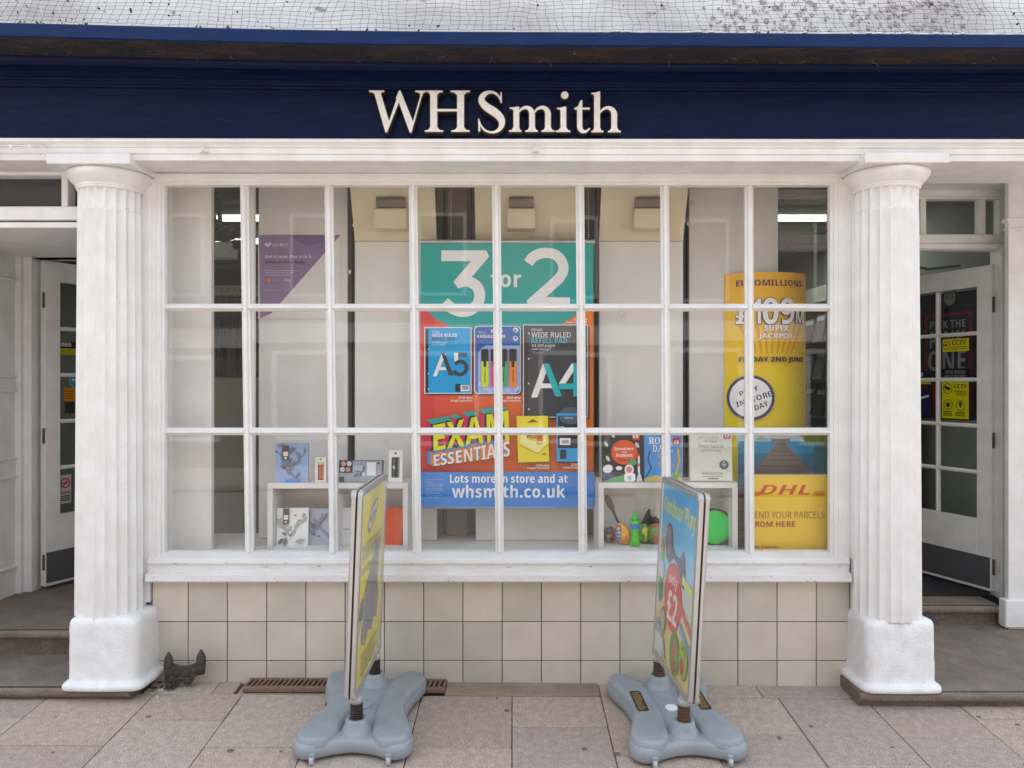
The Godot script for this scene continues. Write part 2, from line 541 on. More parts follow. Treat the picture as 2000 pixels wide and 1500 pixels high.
# ------------------------------------------------------------------ pavement, steps
const SLOPE := 0.068
const FALL := 0.0073
func gy(x: float, z: float) -> float: return -SLOPE * z - FALL * (x + 1.8)
func ground() -> void:
	struct("ground", bx(Vector3(0, -0.46, 0), Vector3(600, 0.1, 600)), M.asphalt)
	var root := Node3D.new()
	root.name = "pavement"
	var xa := Vector3(1, -FALL, 0).normalized()
	var za := Vector3(0, -SLOPE, 1).normalized()
	za = (za - xa * za.dot(xa)).normalized()
	root.transform = Transform3D(Basis(xa, za.cross(xa), za), Vector3(0, gy(0, 0), 0))
	add_child(root)
	root.set_meta("kind", "structure")
	part("bedding", bx(Vector3(0, -0.06, 1.45), Vector3(14, 0.10, 3.1)), M.joint, root)
	var xs := [-3.6, -3.16, -2.72, -2.277, -1.775, -1.339, -0.9, -0.451, 0.0, 0.442, 0.885, 1.325, 1.755, 2.19, 2.63, 3.07, 3.5]
	var cut := [0.5, 0.66, 0.37, 0.606, 0.385, 0.61, 0.385, 0.6, 0.422, 0.66, 0.466, 0.71, 0.5, 0.32, 0.62, 0.4]
	for i in cut.size():
		var edges := [0.135, cut[i], cut[i] + 0.6, cut[i] + 1.2, cut[i] + 1.8, 2.95]
		for k in edges.size() - 1:
			var x0: float = xs[i] + 0.002
			var x1: float = xs[i + 1] - 0.002
			var z0: float = edges[k] + 0.002
			var z1: float = edges[k + 1] - 0.002
			if z1 - z0 < 0.05: continue
			var s := part("paving_slab", Mb.new().box(Vector3.ZERO, Vector3(x1 - x0, 0.05, z1 - z0), 0.003).mesh(), M.slab[(i * 3 + k * 2 + (i * k) % 3) % 5], root,
				Transform3D(Basis.from_euler(Vector3(rng.randf_range(-0.003, 0.003), 0, rng.randf_range(-0.003, 0.003))), Vector3((x0 + x1) / 2, -0.025 + rng.randf_range(-0.0015, 0.0015), (z0 + z1) / 2)))
			s.rotation.y = rng.randf_range(-0.002, 0.002)
	# narrow course at the foot of the wall
	for q in [[-1.84, -1.5, 0], [-1.497, -1.39, 1], [0.445, 0.84, 2], [0.843, 1.25, 0], [1.253, 1.72, 3]]:
		part("edging_slab", bx(Vector3((q[0] + q[1]) / 2, -0.025, 0.067), Vector3(q[1] - q[0], 0.052, 0.128), 0.004), M.slab[q[2]], root)
	part("edging_slab", bx(Vector3(0.052, -0.02, 0.064), Vector3(0.78, 0.055, 0.142), 0.006), M.tanstone, root)
	part("edging_slab", bx(Vector3(-0.95, -0.03, 0.08), Vector3(0.85, 0.05, 0.15), 0.004), M.slab[1], root)
	part("kerb", bx(Vector3(0, -0.09, 3.06), Vector3(14, 0.19, 0.16), 0.01), M.slab[0], root)

# a stone step with a rounded nosing along its front
func step_mesh(x0: float, x1: float, y0: float, y1: float, z0: float, z1: float, nose := 0.028, lip := 0.05) -> ArrayMesh:
	var b := Mb.new()
	var prof := [[z0, y1]]
	for q in [0.09, 0.05, 0.03, 0.012]: prof.append([z1 - q, y1])
	for i in 7:
		var a := PI / 2 - PI * i / 6.0
		prof.append([z1 - 0.02 + cos(a) * 0.02, y1 - lip * 0.5 + sin(a) * lip * 0.5])
	prof.append([z1 - nose, y1 - lip - 0.004])
	prof.append([z1 - nose - 0.004, y0])
	b.smooth(1)
	b.sweep(prof, x0, x1, 10, func(x): return sin(x * 7.3) * 0.001)
	b.smooth(-1)
	for s in [[x0, -1], [x1, 1]]:
		var r := PackedVector2Array()
		for q in prof: r.append(Vector2(q[0], q[1]))
		r.append(Vector2(z0, y0))
		var ix := Geometry2D.triangulate_polygon(r)
		for t in range(0, ix.size(), 3):
			var p := [r[ix[t]], r[ix[t + 1]], r[ix[t + 2]]]
			var c: float = (p[1] - p[0]).cross(p[2] - p[0])
			if (c > 0) == (s[1] > 0):
				var w = p[1]
				p[1] = p[2]; p[2] = w
			b.tri(Vector3(s[0], p[0].y, p[0].x), Vector3(s[0], p[1].y, p[1].x), Vector3(s[0], p[2].y, p[2].x))
	return b.mesh()

# ------------------------------------------------------------------ facade
func sag(x: float) -> float:     # the old cornice has settled towards the right
	var t := clampf((1.2 - x) / 3.6, 0.0, 1.3)
	return 0.05 * t * t * 0.75 + 0.012 * t + 0.003 * sin(x * 2.1)
func structure_parts() -> void:
	# steps and stone bases
	part("lower_doorstep", step_mesh(-3.7, -1.86, -0.14, 0.053, -0.3, 0.225), M.stone, shop).set_meta("label", "lower worn stone step of the left doorway")
	part("upper_doorstep", step_mesh(-3.7, -1.92, 0.0, 0.193, -1.5, -0.2), M.stone, shop)
	part("lower_doorstep", step_mesh(1.69, 3.9, -0.2, 0.034, -0.85, 0.235, 0.03), M.stone, shop).set_meta("label", "broad lower stone step of the right doorway")
	part("upper_doorstep", step_mesh(1.98, 3.02, 0.0, 0.16, -1.6, -0.765), M.stone, shop)
	part("step_footing", span(1.7, 3.9, -0.2, -0.062, 0.0, 0.262, 0.008), M.slab[1], shop)
	# upper wall
	part("upper_wall", span(-4.8, 4.8, 3.0, 5.0, -0.3, 0.10, 0.0), M.upper, shop)
	part("side_wall", span(-4.2, -3.22, -0.2, 3.0, -1.0, 0.02, 0.0), M.paint, shop)
	var bare := Mb.new()
	for i in 620:
		var a := rng.randf() * TAU
		var d := sqrt(rng.randf()) * 1.15 + absf(rng.randfn(0.0, 0.2))
		var c := Vector2(1.62 + cos(a) * 0.48 * d, 3.33 + sin(a) * 0.26 * d)
		var q := PackedVector2Array()
		var rr := rng.randf_range(0.003, 0.014)
		for k in 7: q.append(c + Vector2.from_angle(TAU * k / 7.0) * rr * rng.randf_range(0.5, 1.3))
		bare.extrude(q, 0.09, 0.102 + 0.00001 * i)
	var bp := part("bare_render", bare.mesh(), M.render, shop)
	bp.set_meta("label", "patch of bare brownish render on the upper wall")
	bp.set_meta("kind", "stuff")
	# cornice, blue edge, soffit
	var b := Mb.new()
	b.sweep([[0.10, 3.150, 1.0], [0.492, 3.108, 1.0], [0.500, 3.101, 1.0], [0.502, 3.046, 1.0], [0.494, 3.041, 1.0]], -3.7, 3.7, 40, sag)
	part("cornice_edge", b.mesh(), M.blue, shop).set_meta("label", "bright blue front edge of the cornice")
	b = Mb.new()
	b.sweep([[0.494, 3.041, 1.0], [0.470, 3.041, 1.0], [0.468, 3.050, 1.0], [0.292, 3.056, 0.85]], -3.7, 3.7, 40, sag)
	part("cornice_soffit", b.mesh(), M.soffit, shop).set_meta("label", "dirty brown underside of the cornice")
	b = Mb.new()
	b.sweep([[0.292, 3.056, 0.85], [0.290, 3.048, 0.8], [0.283, 3.037, 0.75], [0.272, 3.026, 0.7], [0.272, 3.020, 0.7], [0.266, 3.019, 0.7], [0.265, 2.985, 0.5], [0.258, 2.983, 0.5], [0.257, 2.975, 0.5], [0.248, 2.966, 0.5],
		[0.247, 2.960, 0.5], [0.240, 2.958, 0.5], [0.238, 2.950, 0.5], [0.231, 2.947, 0.45]], -3.7, 3.7, 40, sag)
	part("cornice_moulding", b.mesh(), M.navy, shop)
	b = Mb.new()
	b.sweep([[0.226, 2.962, 0.45], [0.221, 2.94, 0.4], [0.222, 2.716, 0.1], [0.10, 2.712, 0.1]], -3.7, 3.7, 40, sag)
	part("fascia", b.mesh(), M.navy, shop).set_meta("label", "navy painted fascia board")
	# architrave: white mouldings over a beam
	b = Mb.new()
	b.sweep([[0.12, 2.716, 0.1], [0.246, 2.714, 0.1], [0.250, 2.710, 0.1], [0.249, 2.697, 0.1], [0.243, 2.692, 0.1], [0.236, 2.683, 0.1], [0.233, 2.676, 0.1], [0.227, 2.674, 0.1], [0.226, 2.6475, 0.1], [0.219, 2.6455, 0.1],
		[0.218, 2.617, 0.1], [0.214, 2.614, 0.1], [-0.06, 2.614, 0.1]], -3.7, 3.7, 40, sag)
	var ar := part("architrave", b.mesh(), M.paint, shop)
	part("beam_core", span(-3.9, 3.9, 2.62, 3.02, -0.2, 0.08, 0.0), M.paint, shop)
	for px in [401.0, 1046.0]:
		b = Mb.new()
		b.box(Vector3(0, 0, 0), Vector3(0.034, 0.022, 0.022), 0.004)
		b.smooth(1)
		b.tube(PackedVector3Array([Vector3(0.004, 0.012, 0.012), Vector3(0.004, 0.016, 0.022), Vector3(0.002, 0.004, 0.028), Vector3(-0.006, -0.012, 0.026), Vector3(-0.014, -0.016, 0.016)]), 0.0045, 6)
		part("awning_hook", b.mesh(), M.paint, ar, moved(X(px, 0.23), Y(294.0, 0.23), 0.234))
	# columns
	column(-2.04, -1.995, 0.05, 0.045, 0.175)
	column(1.892, 1.898, 0.07, 0.034, 0.172)
	# flat pilasters beside the window
	for q in [[262.0, 296.0, 0.41], [1661.0, 1690.0, 0.38]]:
		b = Mb.new()
		b.box(Vector3((X(q[0], 0) + X(q[1], 0)) / 2, (2.612 + q[2]) / 2, -0.06), Vector3(X(q[1], 0) - X(q[0], 0), 2.612 - q[2], 0.16), 0.004)
		part("pilaster", b.mesh(), M.paint, shop)
	part("window_wall", span(X(262, 0), X(1690, 0), -0.3, 0.40, -0.35, -0.012, 0.0), M.grout, shop)
	# stall riser of square tiles
	var wall := part("stall_riser", span(X(291, 0), X(1664, 0), -0.1, 0.545, -0.3, -0.004, 0.0), M.grout, shop)
	wall.set_meta("label", "low wall of beige square tiles under the window")
	var ys := [0.556, 0.3063, 0.1058, -0.035]
	for i in 19:
		var xl := X(maxf(291.5 + 76.6 * i, 298.0), 0)
		var xr := X(minf(291.5 + 76.6 * (i + 1), 1659.0), 0)
		if xr - xl < 0.02: continue
		for r in 3:
			var yb: float = ys[r + 1] - (0.0 if r < 2 else 0.0)
			var w := xr - xl - 0.0046
			var h: float = ys[r] - yb - 0.0046
			part("tile", Mb.new().box(Vector3.ZERO, Vector3(w, h, 0.012), 0.0014).mesh(), M.tile[(i * 7 + r * 5 + (i * r) % 3) % 4], wall,
				Transform3D(Basis.from_euler(Vector3(rng.randf_range(-0.004, 0.004), rng.randf_range(-0.004, 0.004), rng.randf_range(-0.003, 0.003))), Vector3((xl + xr) / 2, (ys[r] + yb) / 2, -0.001)))

func column(cx: float, px: float, cz: float, y0: float, half: float) -> void:
	# fluted shaft
	var b := Mb.new()
	var fl := 20
	var per := 8
	var yt := 2.44
	var ybase := y0 + 0.335
	var rows := []
	for k in 15:
		var t := k / 14.0
		rows.append([lerpf(ybase, 2.385, t), lerpf(0.163, 0.150, pow(t, 1.25)), 0.0155])
	rows.append([2.391, 0.1495, 0.0115]); rows.append([2.396, 0.1445, 0.004]); rows.append([2.402, 0.1492, 0.0115]); rows.append([2.409, 0.1495, 0.0155]); rows.append([2.497, 0.149, 0.0155]); rows.append([2.503, 0.149, 0.005])
	for f in fl:
		b.smooth(f)
		for i in rows.size() - 1:
			for j in per:
				var q := []
				for c in [[i, j + 1], [i, j], [i + 1, j], [i + 1, j + 1]]:
					var u: float = c[1] / float(per)
					var a: float = TAU * (f + u) / fl
					var r: float = rows[c[0]][1] - rows[c[0]][2] * pow(sin(PI * clampf((u - 0.05) / 0.9, 0, 1)), 0.8)
					q.append(Vector3(cos(a) * r, rows[c[0]][0], sin(a) * r))
				b.quad(q[0], q[1], q[2], q[3])
	var col := part("column", b.mesh(), M.paint, shop, moved(cx, 0, cz))
	col.set_meta("label", "fluted white column %s the display window" % ("left of" if cx < 0 else "right of"))
	# capital: annulets and echinus
	b = Mb.new()
	b.smooth(1)
	b.lathe([[0.14, 2.497], [0.154, 2.499], [0.156, 2.504], [0.154, 2.508], [0.159, 2.511], [0.161, 2.515], [0.158, 2.519], [0.163, 2.522], [0.171, 2.532], [0.184, 2.546], [0.194, 2.560], [0.199, 2.572], [0.199, 2.580], [0.195, 2.587], [0.19, 2.590]], 64)
	part("capital", b.mesh(), M.paint, col)
	part("abacus", bx(Vector3(0, 2.616, 0.0), Vector3(0.404, 0.052, 0.42), 0.004), M.paint, col)
	# rough plastered plinth
	var n := FastNoiseLite.new()
	n.seed = 5 if cx < 0 else 9
	n.frequency = 7.0
	n.fractal_octaves = 3
	var o := PackedVector2Array()
	var rr := 0.04
	for q in [[half - rr, half - rr, 0.0], [-half + rr, half - rr, PI / 2], [-half + rr, -half + rr, PI], [half - rr, -half + rr, PI * 1.5]]:
		for i in 9:
			var a: float = q[2] + i * PI / 16
			o.append(Vector2(q[0] + cos(a) * rr, q[1] + sin(a) * rr))
		var nx := Vector2(cos(q[2] + PI / 2), sin(q[2] + PI / 2))
		for i in 8: o.append(Vector2(q[0], q[1]) + nx * rr + nx.orthogonal() * -(half * 2 - rr * 2) * (i + 1) / 9.0)
	var rings := []
	var lv := [[-0.026, 0.0], [-0.032, 0.005], [-0.031, 0.020], [-0.025, 0.029], [-0.008, 0.036], [-0.002, 0.048]]
	for i in 14: lv.append([-0.001 + i * 0.0003, 0.08 + i * 0.0165])
	lv.append_array([[0.004, 0.314], [0.008, 0.328], [0.016, 0.337], [0.03, 0.343], [0.06, 0.347]])
	for l in lv:
		var r := PackedVector3Array()
		for p in o:
			var d: Vector2 = p.normalized() * float(l[0])
			var w := n.get_noise_3d(p.x, l[1] + px, p.y) * 0.0045
			var q: Vector2 = p - d + p.normalized() * w
			r.append(Vector3(q.x, l[1] + w * 0.4, q.y))
		rings.append(r)
	b = Mb.new()
	b.smooth(1)
	b.loft(rings)
	part("plinth", b.mesh(), M.plaster, col, moved(px - cx, y0, 0.222 - half - cz))

# ------------------------------------------------------------------ display window
const TOPX := [320.0, 476.0, 641.0, 806.0, 969.0, 1133.0, 1299.0, 1464.0, 1621.0]
const BOTX := [327.0, 486.0, 651.0, 814.0, 976.0, 1139.0, 1303.0, 1466.0, 1622.0]
const ROWY := [363.0, 600.0, 843.0, 1079.0]
func window_parts() -> void:
	var b := Mb.new()
	# head, jambs
	b.sweep([[-0.05, 2.618], [0.012, 2.613], [0.012, 2.592], [0.006, 2.588], [0.004, 2.572], [-0.004, 2.566], [-0.006, 2.559], [-0.05, 2.557]], X(296, 0), X(1661, 0))
	for s in [[288.0, 303.0, 0.014], [302.0, 313.0, 0.004], [312.0, 321.0, -0.008], [1622.0, 1630.0, -0.008], [1629.0, 1640.0, 0.004], [1639.0, 1664.0, 0.014]]:
		b.box(Vector3((X(s[0], s[2]) + X(s[1], s[2])) / 2, 1.61, s[2] - (0.02 if s[2] < 0.0 else 0.03)), Vector3(X(s[1], s[2]) - X(s[0], s[2]), 1.96, 0.04 if s[2] < 0.0 else 0.06), 0.003)
	var win := part("display_window", b.mesh(), M.paint, shop)
	win.set_meta("label", "wide white display window of twenty-four panes")
	b = Mb.new()
	b.smooth(-1)
	b.sweep([[-0.06, 0.664], [-0.025, 0.658], [0.022, 0.640], [0.034, 0.630], [0.038, 0.616], [0.034, 0.606], [0.030, 0.604], [0.030, 0.570], [0.052, 0.566], [0.062, 0.560], [0.064, 0.530], [0.058, 0.523], [-0.01, 0.521]], X(289, 0.03), X(1659, 0.03), 24, func(x): return 0.0)
	part("sill", b.mesh(), M.sill, win)
	var chips := Mb.new()
	for i in 55:
		var x := rng.randf_range(X(292, 0.06), X(1655, 0.06))
		var w := rng.randf_range(0.002, 0.009) * (2.0 if rng.randf() < 0.2 else 1.0)
		var h := rng.randf_range(0.0009, 0.0024)
		var lane := rng.randi() % 4
		var zz: float = [0.0645, 0.0305, 0.0632, 0.0382][lane]
		var y: float = [rng.randf_range(0.527, 0.535), rng.randf_range(0.594, 0.602), rng.randf_range(0.545, 0.556), rng.randf_range(0.612, 0.618)][lane]
		var pl := PackedVector2Array()
		for k in 8: pl.append(Vector2(x, y) + Vector2(cos(TAU * k / 8) * w * rng.randf_range(0.5, 1.2), sin(TAU * k / 8) * h * rng.randf_range(0.5, 1.2)))
		chips.extrude(pl, zz - 0.002, zz + 0.0003)
	var ch := part("paint_chips", chips.mesh(), M.taupe, win)
	ch.set_meta("kind", "stuff")
	# glazing bars
	var prof := [[-0.022, -0.03], [0.022, -0.03], [0.022, -0.008], [0.0135, -0.001], [0.010, 0.010], [0.006, 0.014], [-0.006, 0.014], [-0.010, 0.010], [-0.0135, -0.001], [-0.022, -0.008]]
	var zp := -0.022
	for i in range(1, 8):
		part("glazing_bar", Mb.new().bar(Vector3(X(BOTX[i], zp), 0.655, zp), Vector3(X(TOPX[i], zp), 2.562, zp), prof, Vector3.RIGHT, Vector3.BACK).mesh(), M.paint, win)
	var thin := []
	for q in prof: thin.append([q[0] * 0.86, q[1] - 0.0025])
	for r in [1, 2]:
		for i in 8:
			var t: float = (ROWY[r] - 363.0) / 716.0
			var xa := X(lerpf(TOPX[i], BOTX[i], t), zp)
			var xb := X(lerpf(TOPX[i + 1], BOTX[i + 1], t), zp)
			part("glazing_bar", Mb.new().bar(Vector3(xa - 0.012, Y(ROWY[r], zp), zp), Vector3(xb + 0.012, Y(ROWY[r], zp), zp), thin, Vector3.DOWN, Vector3.BACK).mesh(), M.paint, win)
	# panes of old glass, each very slightly out of true
	for r in 3:
		for i in 8:
			var ta: float = (ROWY[r] - 363.0) / 716.0
			var xa := X(lerpf(TOPX[i], BOTX[i], ta + 0.16), zp)
			var xb := X(lerpf(TOPX[i + 1], BOTX[i + 1], ta + 0.16), zp)
			var ya := Y(ROWY[r], zp)
			var yb := Y(ROWY[r + 1], zp)
			part("pane", bx(Vector3.ZERO, Vector3(xb - xa - 0.008, ya - yb - 0.008, 0.003)), M.glass, win,
				Transform3D(Basis.from_euler(Vector3(rng.randf_range(-0.004, 0.004), rng.randf_range(-0.004, 0.004), 0)), Vector3((xa + xb) / 2, (ya + yb) / 2, -0.042)))
	# display deck and back boards
	part("display_deck", span(-1.9, 1.78, 0.56, 0.63, -0.66, -0.075, 0.0), M.board, shop)
	part("back_partition", span(X(660, -0.6), X(1345, -0.6), 0.63, 2.9, -0.66, -0.62, 0.0), M.taupe, shop)
	part("back_board", span(X(505, -0.5), X(679, -0.5), 0.632, 2.9, -0.53, -0.50), M.board, shop)
	part("back_board", span(X(872, -0.58), X(913, -0.58), 0.632, 2.9, -0.6, -0.58), M.taupe, shop)
	part("back_board", span(X(1346, -0.5), X(1520, -0.5), 0.632, 2.9, -0.53, -0.50), M.board, shop)
	part("side_board", span(X(300, -0.2), X(413, -0.2), 0.632, 2.9, -0.24, -0.20), M.board, shop)
	for px in [688.5, 867.0, 920.0, 1164.0, 1342.0]: part("dark_strip", span(X(px - 1.3, -0.6), X(px + 1.3, -0.6), 0.632, 2.9, -0.618, -0.605, 0.0), M.dark, shop)
	part("edge_post", span(X(489, -0.3), X(499, -0.3), 0.632, 2.9, -0.31, -0.28), M.white, shop)
	for q in [[693.0, 853.0], [929.0, 1131.0], [1170.0, 1334.0]]:
		var x0 := X(q[0], -0.45)
		var x1 := X(q[1], -0.45)
		var bo := part("back_board", span(x0, x1, 0.632, 2.352, -0.48, -0.45), M.board, shop)
		b = Mb.new()
		var prof2 := PackedVector2Array([Vector2(0.45, 2.354), Vector2(0.24, 2.80), Vector2(0.27, 2.80), Vector2(0.48, 2.354)])
		b.extrude(prof2, x0, x1, Transform3D(Basis(Vector3(0, 0, -1), Vector3(0, 1, 0), Vector3(1, 0, 0)), Vector3.ZERO))
		part("sloping_head", b.mesh(), M.creamboard, bo)
	var scraps := Mb.new()
	for q in [[690.0, 395.0], [688.0, 440.0], [845.0, 390.0], [930.0, 392.0], [1100.0, 389.0], [1172.0, 388.0], [1353.0, 392.0], [1345.0, 433.0], [676.0, 528.0], [1210.0, 612.0], [750.0, 862.0]]:
		var c := Vector3(X(q[0], -0.44), Y(q[1], -0.44), -0.44)
		if q[0] > 1340.0 or q[0] < 680.0: c.z = -0.495
		scraps.quad(c, c + Vector3(0.012, -0.02, 0.004), c + Vector3(0.02, 0.004, 0.012), c + Vector3(0.006, 0.012, 0.004))
	var tp := part("tape_scraps", scraps.mesh(), M.white, shop)
	tp.set_meta("kind", "stuff")
	for q in [[729.0, 794.0], [991.0, 1046.0], [1239.0, 1300.0]]:
		var z := -0.30
		var x0 := X(q[0], z)
		var x1 := X(q[1], z)
		b = Mb.new()
		b.box(Vector3((x0 + x1) / 2, Y(426, z), z - 0.05), Vector3(x1 - x0, 0.11, 0.10), 0.004)
		var hood := part("vent_hood", b.mesh(), M.creamboard, shop)
		var n := 12
		b = Mb.new()
		b.box(Vector3((x0 + x1) / 2, Y(395, z - 0.02), z - 0.06), Vector3(x1 - x0 - 0.02, 0.055, 0.06), 0.003)
		part("grille", b.mesh(), M.taupe, hood)
		for k in n:
			part("louvre", bx(Vector3(lerpf(x0 + 0.016, x1 - 0.016, k / (n - 1.0)), Y(386, z - 0.02), z - 0.026), Vector3(0.004, 0.016, 0.006)), M.dark, hood)

# ------------------------------------------------------------------ doorways
func door(at: Vector3, turn: float, called: String) -> MeshInstance3D:
	var w := 0.82
	var h := 2.12
	var b := Mb.new()
	var t := 0.045
	for q in [[0.0, 0.105, 0.0, h], [w - 0.10, w, 0.0, h], [0.105, w - 0.10, h - 0.13, h], [0.105, w - 0.10, 0.0, 0.455]]:
		b.box(Vector3((q[0] + q[1]) / 2, (q[2] + q[3]) / 2, 0), Vector3(q[1] - q[0], q[3] - q[2], t), 0.003)
	var o := part("door", b.mesh(), M.paint, shop, Transform3D(Basis.from_euler(Vector3(0, turn, 0)), at))
	o.set_meta("label", called)
	var x0 := 0.105
	var x1 := w - 0.10
	var ph := (h - 0.13 - 0.455) / 5.0
	part("glazing_bar", bx(Vector3((x0 + x1) / 2 , 1.22, 0), Vector3(0.026, 1.53, 0.036), 0.008), M.paint, o)
	for k in range(1, 5):
		part("glazing_bar", bx(Vector3((x0 + x1) / 2, 0.455 + ph * k, 0.0), Vector3(x1 - x0, 0.026, 0.035), 0.008), M.paint, o)
	for k in 5:
		for s in 2:
			part("pane", bx(Vector3(x0 + (x1 - x0) * (0.25 + 0.5 * s), 0.455 + ph * (k + 0.5), 0), Vector3((x1 - x0) / 2 - 0.02, ph - 0.02, 0.004)), M.glass, o)
	part("kick_plate", bx(Vector3(w / 2, 0.12, 0), Vector3(w - 0.02, 0.2, t + 0.004), 0.001), M.kick, o)
	for k in [0.16, 0.98, 1.86]:
		b = Mb.new()
		b.smooth(1)
		b.lathe([[0.007, -0.05], [0.007, 0.05]], 8)
		part("hinge", b.mesh(), M.rust, o, moved(-0.006, k, -0.012 if turn > 1.5 else 0.02))
	return o

func print_on(pr: Pr, called: String, parent: Node3D, at: Transform3D, m: Material = null) -> MeshInstance3D:
	return part(called, pr.mesh(), m if m else M.paper, parent, at)

func fresh(g: float) -> Pr:
	var p := Pr.new(Vector2.ZERO, 1.0, g)
	p.flip = true
	return p
func doorways() -> void:
	var b := Mb.new()
	# left lobby: transom light over the entrance, low ceiling behind it, panelled reveal
	var z := 0.0
	b.box(Vector3(-2.75, (Y(413, z) + Y(432, z)) / 2 + 0.012, -0.03), Vector3(1.7, Y(413, z) - Y(432, z) + 0.02, 0.10), 0.004)
	b.box(Vector3(-2.75, Y(440, z), -0.05), Vector3(1.7, 0.03, 0.12), 0.004)
	b.box(Vector3(-2.75, Y(341, z) + 0.012, -0.03), Vector3(1.7, 0.035, 0.08), 0.003)
	for px in [127.0, -90.0]: b.box(Vector3(X(px, z), Y(376, z), -0.03), Vector3(0.034, 0.20, 0.07), 0.003)
	var tr := part("transom_window", b.mesh(), M.paint, shop)
	for q in [[-82.0, 121.0], [133.0, 260.0]]:
		part("pane", span(X(q[0], z), X(q[1], z), Y(414, z), Y(342, z), -0.042, -0.038, 0.0), M.glass, tr)
	part("lobby_ceiling", span(-3.3, -2.07, 2.345, 2.40, -1.1, -0.06, 0.0), M.paint, shop)
	part("transom_box", span(-3.3, -1.86, 2.402, 2.62, -0.15, -0.12, 0.0), M.dark, shop)
	b = Mb.new()
	b.box(Vector3(-3.2, 1.3, -0.5), Vector3(0.06, 2.3, 1.02))
	var rev := part("reveal", b.mesh(), M.paint, shop)
	for q in [[0.36, 0.95], [1.05, 1.5], [1.57, 2.2]]:
		for s in [[-0.93, -0.55], [-0.47, -0.08]]:
			b = Mb.new()
			for e in [[q[0], q[0] + 0.02, s[0], s[1]], [q[1] - 0.02, q[1], s[0], s[1]]]:
				b.box(Vector3(-3.166, (e[0] + e[1]) / 2, (e[2] + e[3]) / 2), Vector3(0.02, e[1] - e[0], e[3] - e[2]), 0.004)
			for zz in s: b.box(Vector3(-3.166, (q[0] + q[1]) / 2, zz), Vector3(0.019, q[1] - q[0], 0.02), 0.004)
			part("panel_moulding", b.mesh(), M.paint, rev)
	b = Mb.new()
	var zd := -0.98
	b.box(Vector3(-3.135, 1.27, zd - 0.03), Vector3(0.09, 2.16, 0.10), 0.004)
	b.box(Vector3(-3.165, 1.27, zd + 0.03), Vector3(0.05, 2.18, 0.05), 0.006)
	b.box(Vector3(-2.5, 2.375, zd - 0.03), Vector3(1.4, 0.06, 0.10), 0.004)
	b.box(Vector3(-2.5, 2.405, zd + 0.03), Vector3(1.4, 0.07, 0.05), 0.006)
	b.box(Vector3(-2.17, 1.27, zd - 0.03), Vector3(0.09, 2.2, 0.10), 0.004)
	part("door_frame", b.mesh(), M.paint, shop)
	part("lobby_wall", span(-2.13, -2.07, -0.1, 2.9, -1.05, -0.15, 0.0), M.paint, shop)
	part("lobby_wall", span(-2.07, -1.84, -0.1, 2.9, -0.21, -0.15, 0.0), M.paint, shop)
	part("lobby_wall", span(2.06, 2.12, -0.1, 2.9, -1.05, -0.15, 0.0), M.paint, shop)
	part("lobby_wall", span(1.74, 2.06, -0.1, 2.9, -0.21, -0.15, 0.0), M.paint, shop)
	var ld := door(Vector3(-3.05, 0.215, -1.01), deg_to_rad(64), "left door, white and glazed, standing open into the shop")
	# stickers on the left door
	var pr := Pr.new(Vector2.ZERO, 1.0, 0.8); pr.flip = true
	pr.rect(0.112, 1.60, 0.26, 1.555, "1a1c30"); pr.rect(0.114, 1.552, 0.26, 1.512, "d9cc20")
	pr.rrect(0.118, 1.567, 0.19, 1.593, 0.005, "d8d4d0"); pr.text("CCTV", 0.122, 0.186, 1.590, 1.571, "b02020")
	for k in 3: pr.rect(0.12, 1.545 - k * 0.011, 0.25, 1.540 - k * 0.011, "8f8a20")
	print_on(pr, "sticker", ld, moved(0, 0, 0.0035)); pr = fresh(0.8)
	pr.disc(0.215, 1.345, 0.042, 0.055, "5fb3bd"); pr.disc(0.215, 1.345, 0.03, 0.042, "3f8e99"); pr.rect(0.195, 1.35, 0.235, 1.338, "cfe3e6")
	print_on(pr, "sticker", ld, moved(0, 0, 0.0035)); pr = fresh(0.8)
	pr.rect(0.14, 1.29, 0.215, 1.20, "d98a1c"); pr.rect(0.145, 1.198, 0.215, 1.12, "3a3630")
	for k in 4: pr.rect(0.148, 1.27 - k * 0.016, 0.205, 1.265 - k * 0.016, "7a4c10")
	print_on(pr, "sticker", ld, moved(0, 0, 0.0035)); pr = fresh(0.8)
	pr.rect(0.114, 0.71, 0.19, 0.52, "c9c6c4"); pr.ring(0.15, 0.655, 0.03, 0.008, "c2302c"); pr.rect(0.132, 0.66, 0.168, 0.652, "22201f")
	pr.line(PackedVector2Array([Vector2(0.13, 0.634), Vector2(0.17, 0.676)]), 0.007, "c2302c")
	pr.text("NO SMOKING", 0.12, 0.185, 0.60, 0.585, "c2302c")
	for k in 3: pr.rect(0.12, 0.572 - k * 0.014, 0.182, 0.566 - k * 0.014, "2c2c2c")
	print_on(pr, "sticker", ld, moved(0, 0, 0.0035))
	# right lobby: deep porch with ceiling, transom lights over the door
	part("porch_ceiling", span(2.06, 3.9, 2.775, 2.83, -1.1, -0.04, 0.0), M.paint, shop)
	b = Mb.new()
	z = -0.98
	b.box(Vector3(2.5, 2.757, z), Vector3(1.6, 0.045, 0.09), 0.008)
	b.box(Vector3(2.5, Y(384, z), z - 0.02), Vector3(1.6, 0.036, 0.07), 0.003)
	b.box(Vector3(2.5, (Y(459, z) + Y(489, z)) / 2, z - 0.02), Vector3(1.6, Y(459, z) - Y(489, z), 0.09), 0.004)
	b.box(Vector3(2.5, Y(483, z), z + 0.03), Vector3(1.46, 0.03, 0.03), 0.005)
	for px in [1802.0, 1918.0, 1955.0]: b.box(Vector3(X(px, z), Y(422, z), z - 0.02), Vector3(0.038, 0.27, 0.06), 0.003)
	var t2 := part("transom_window", b.mesh(), M.paint, shop)
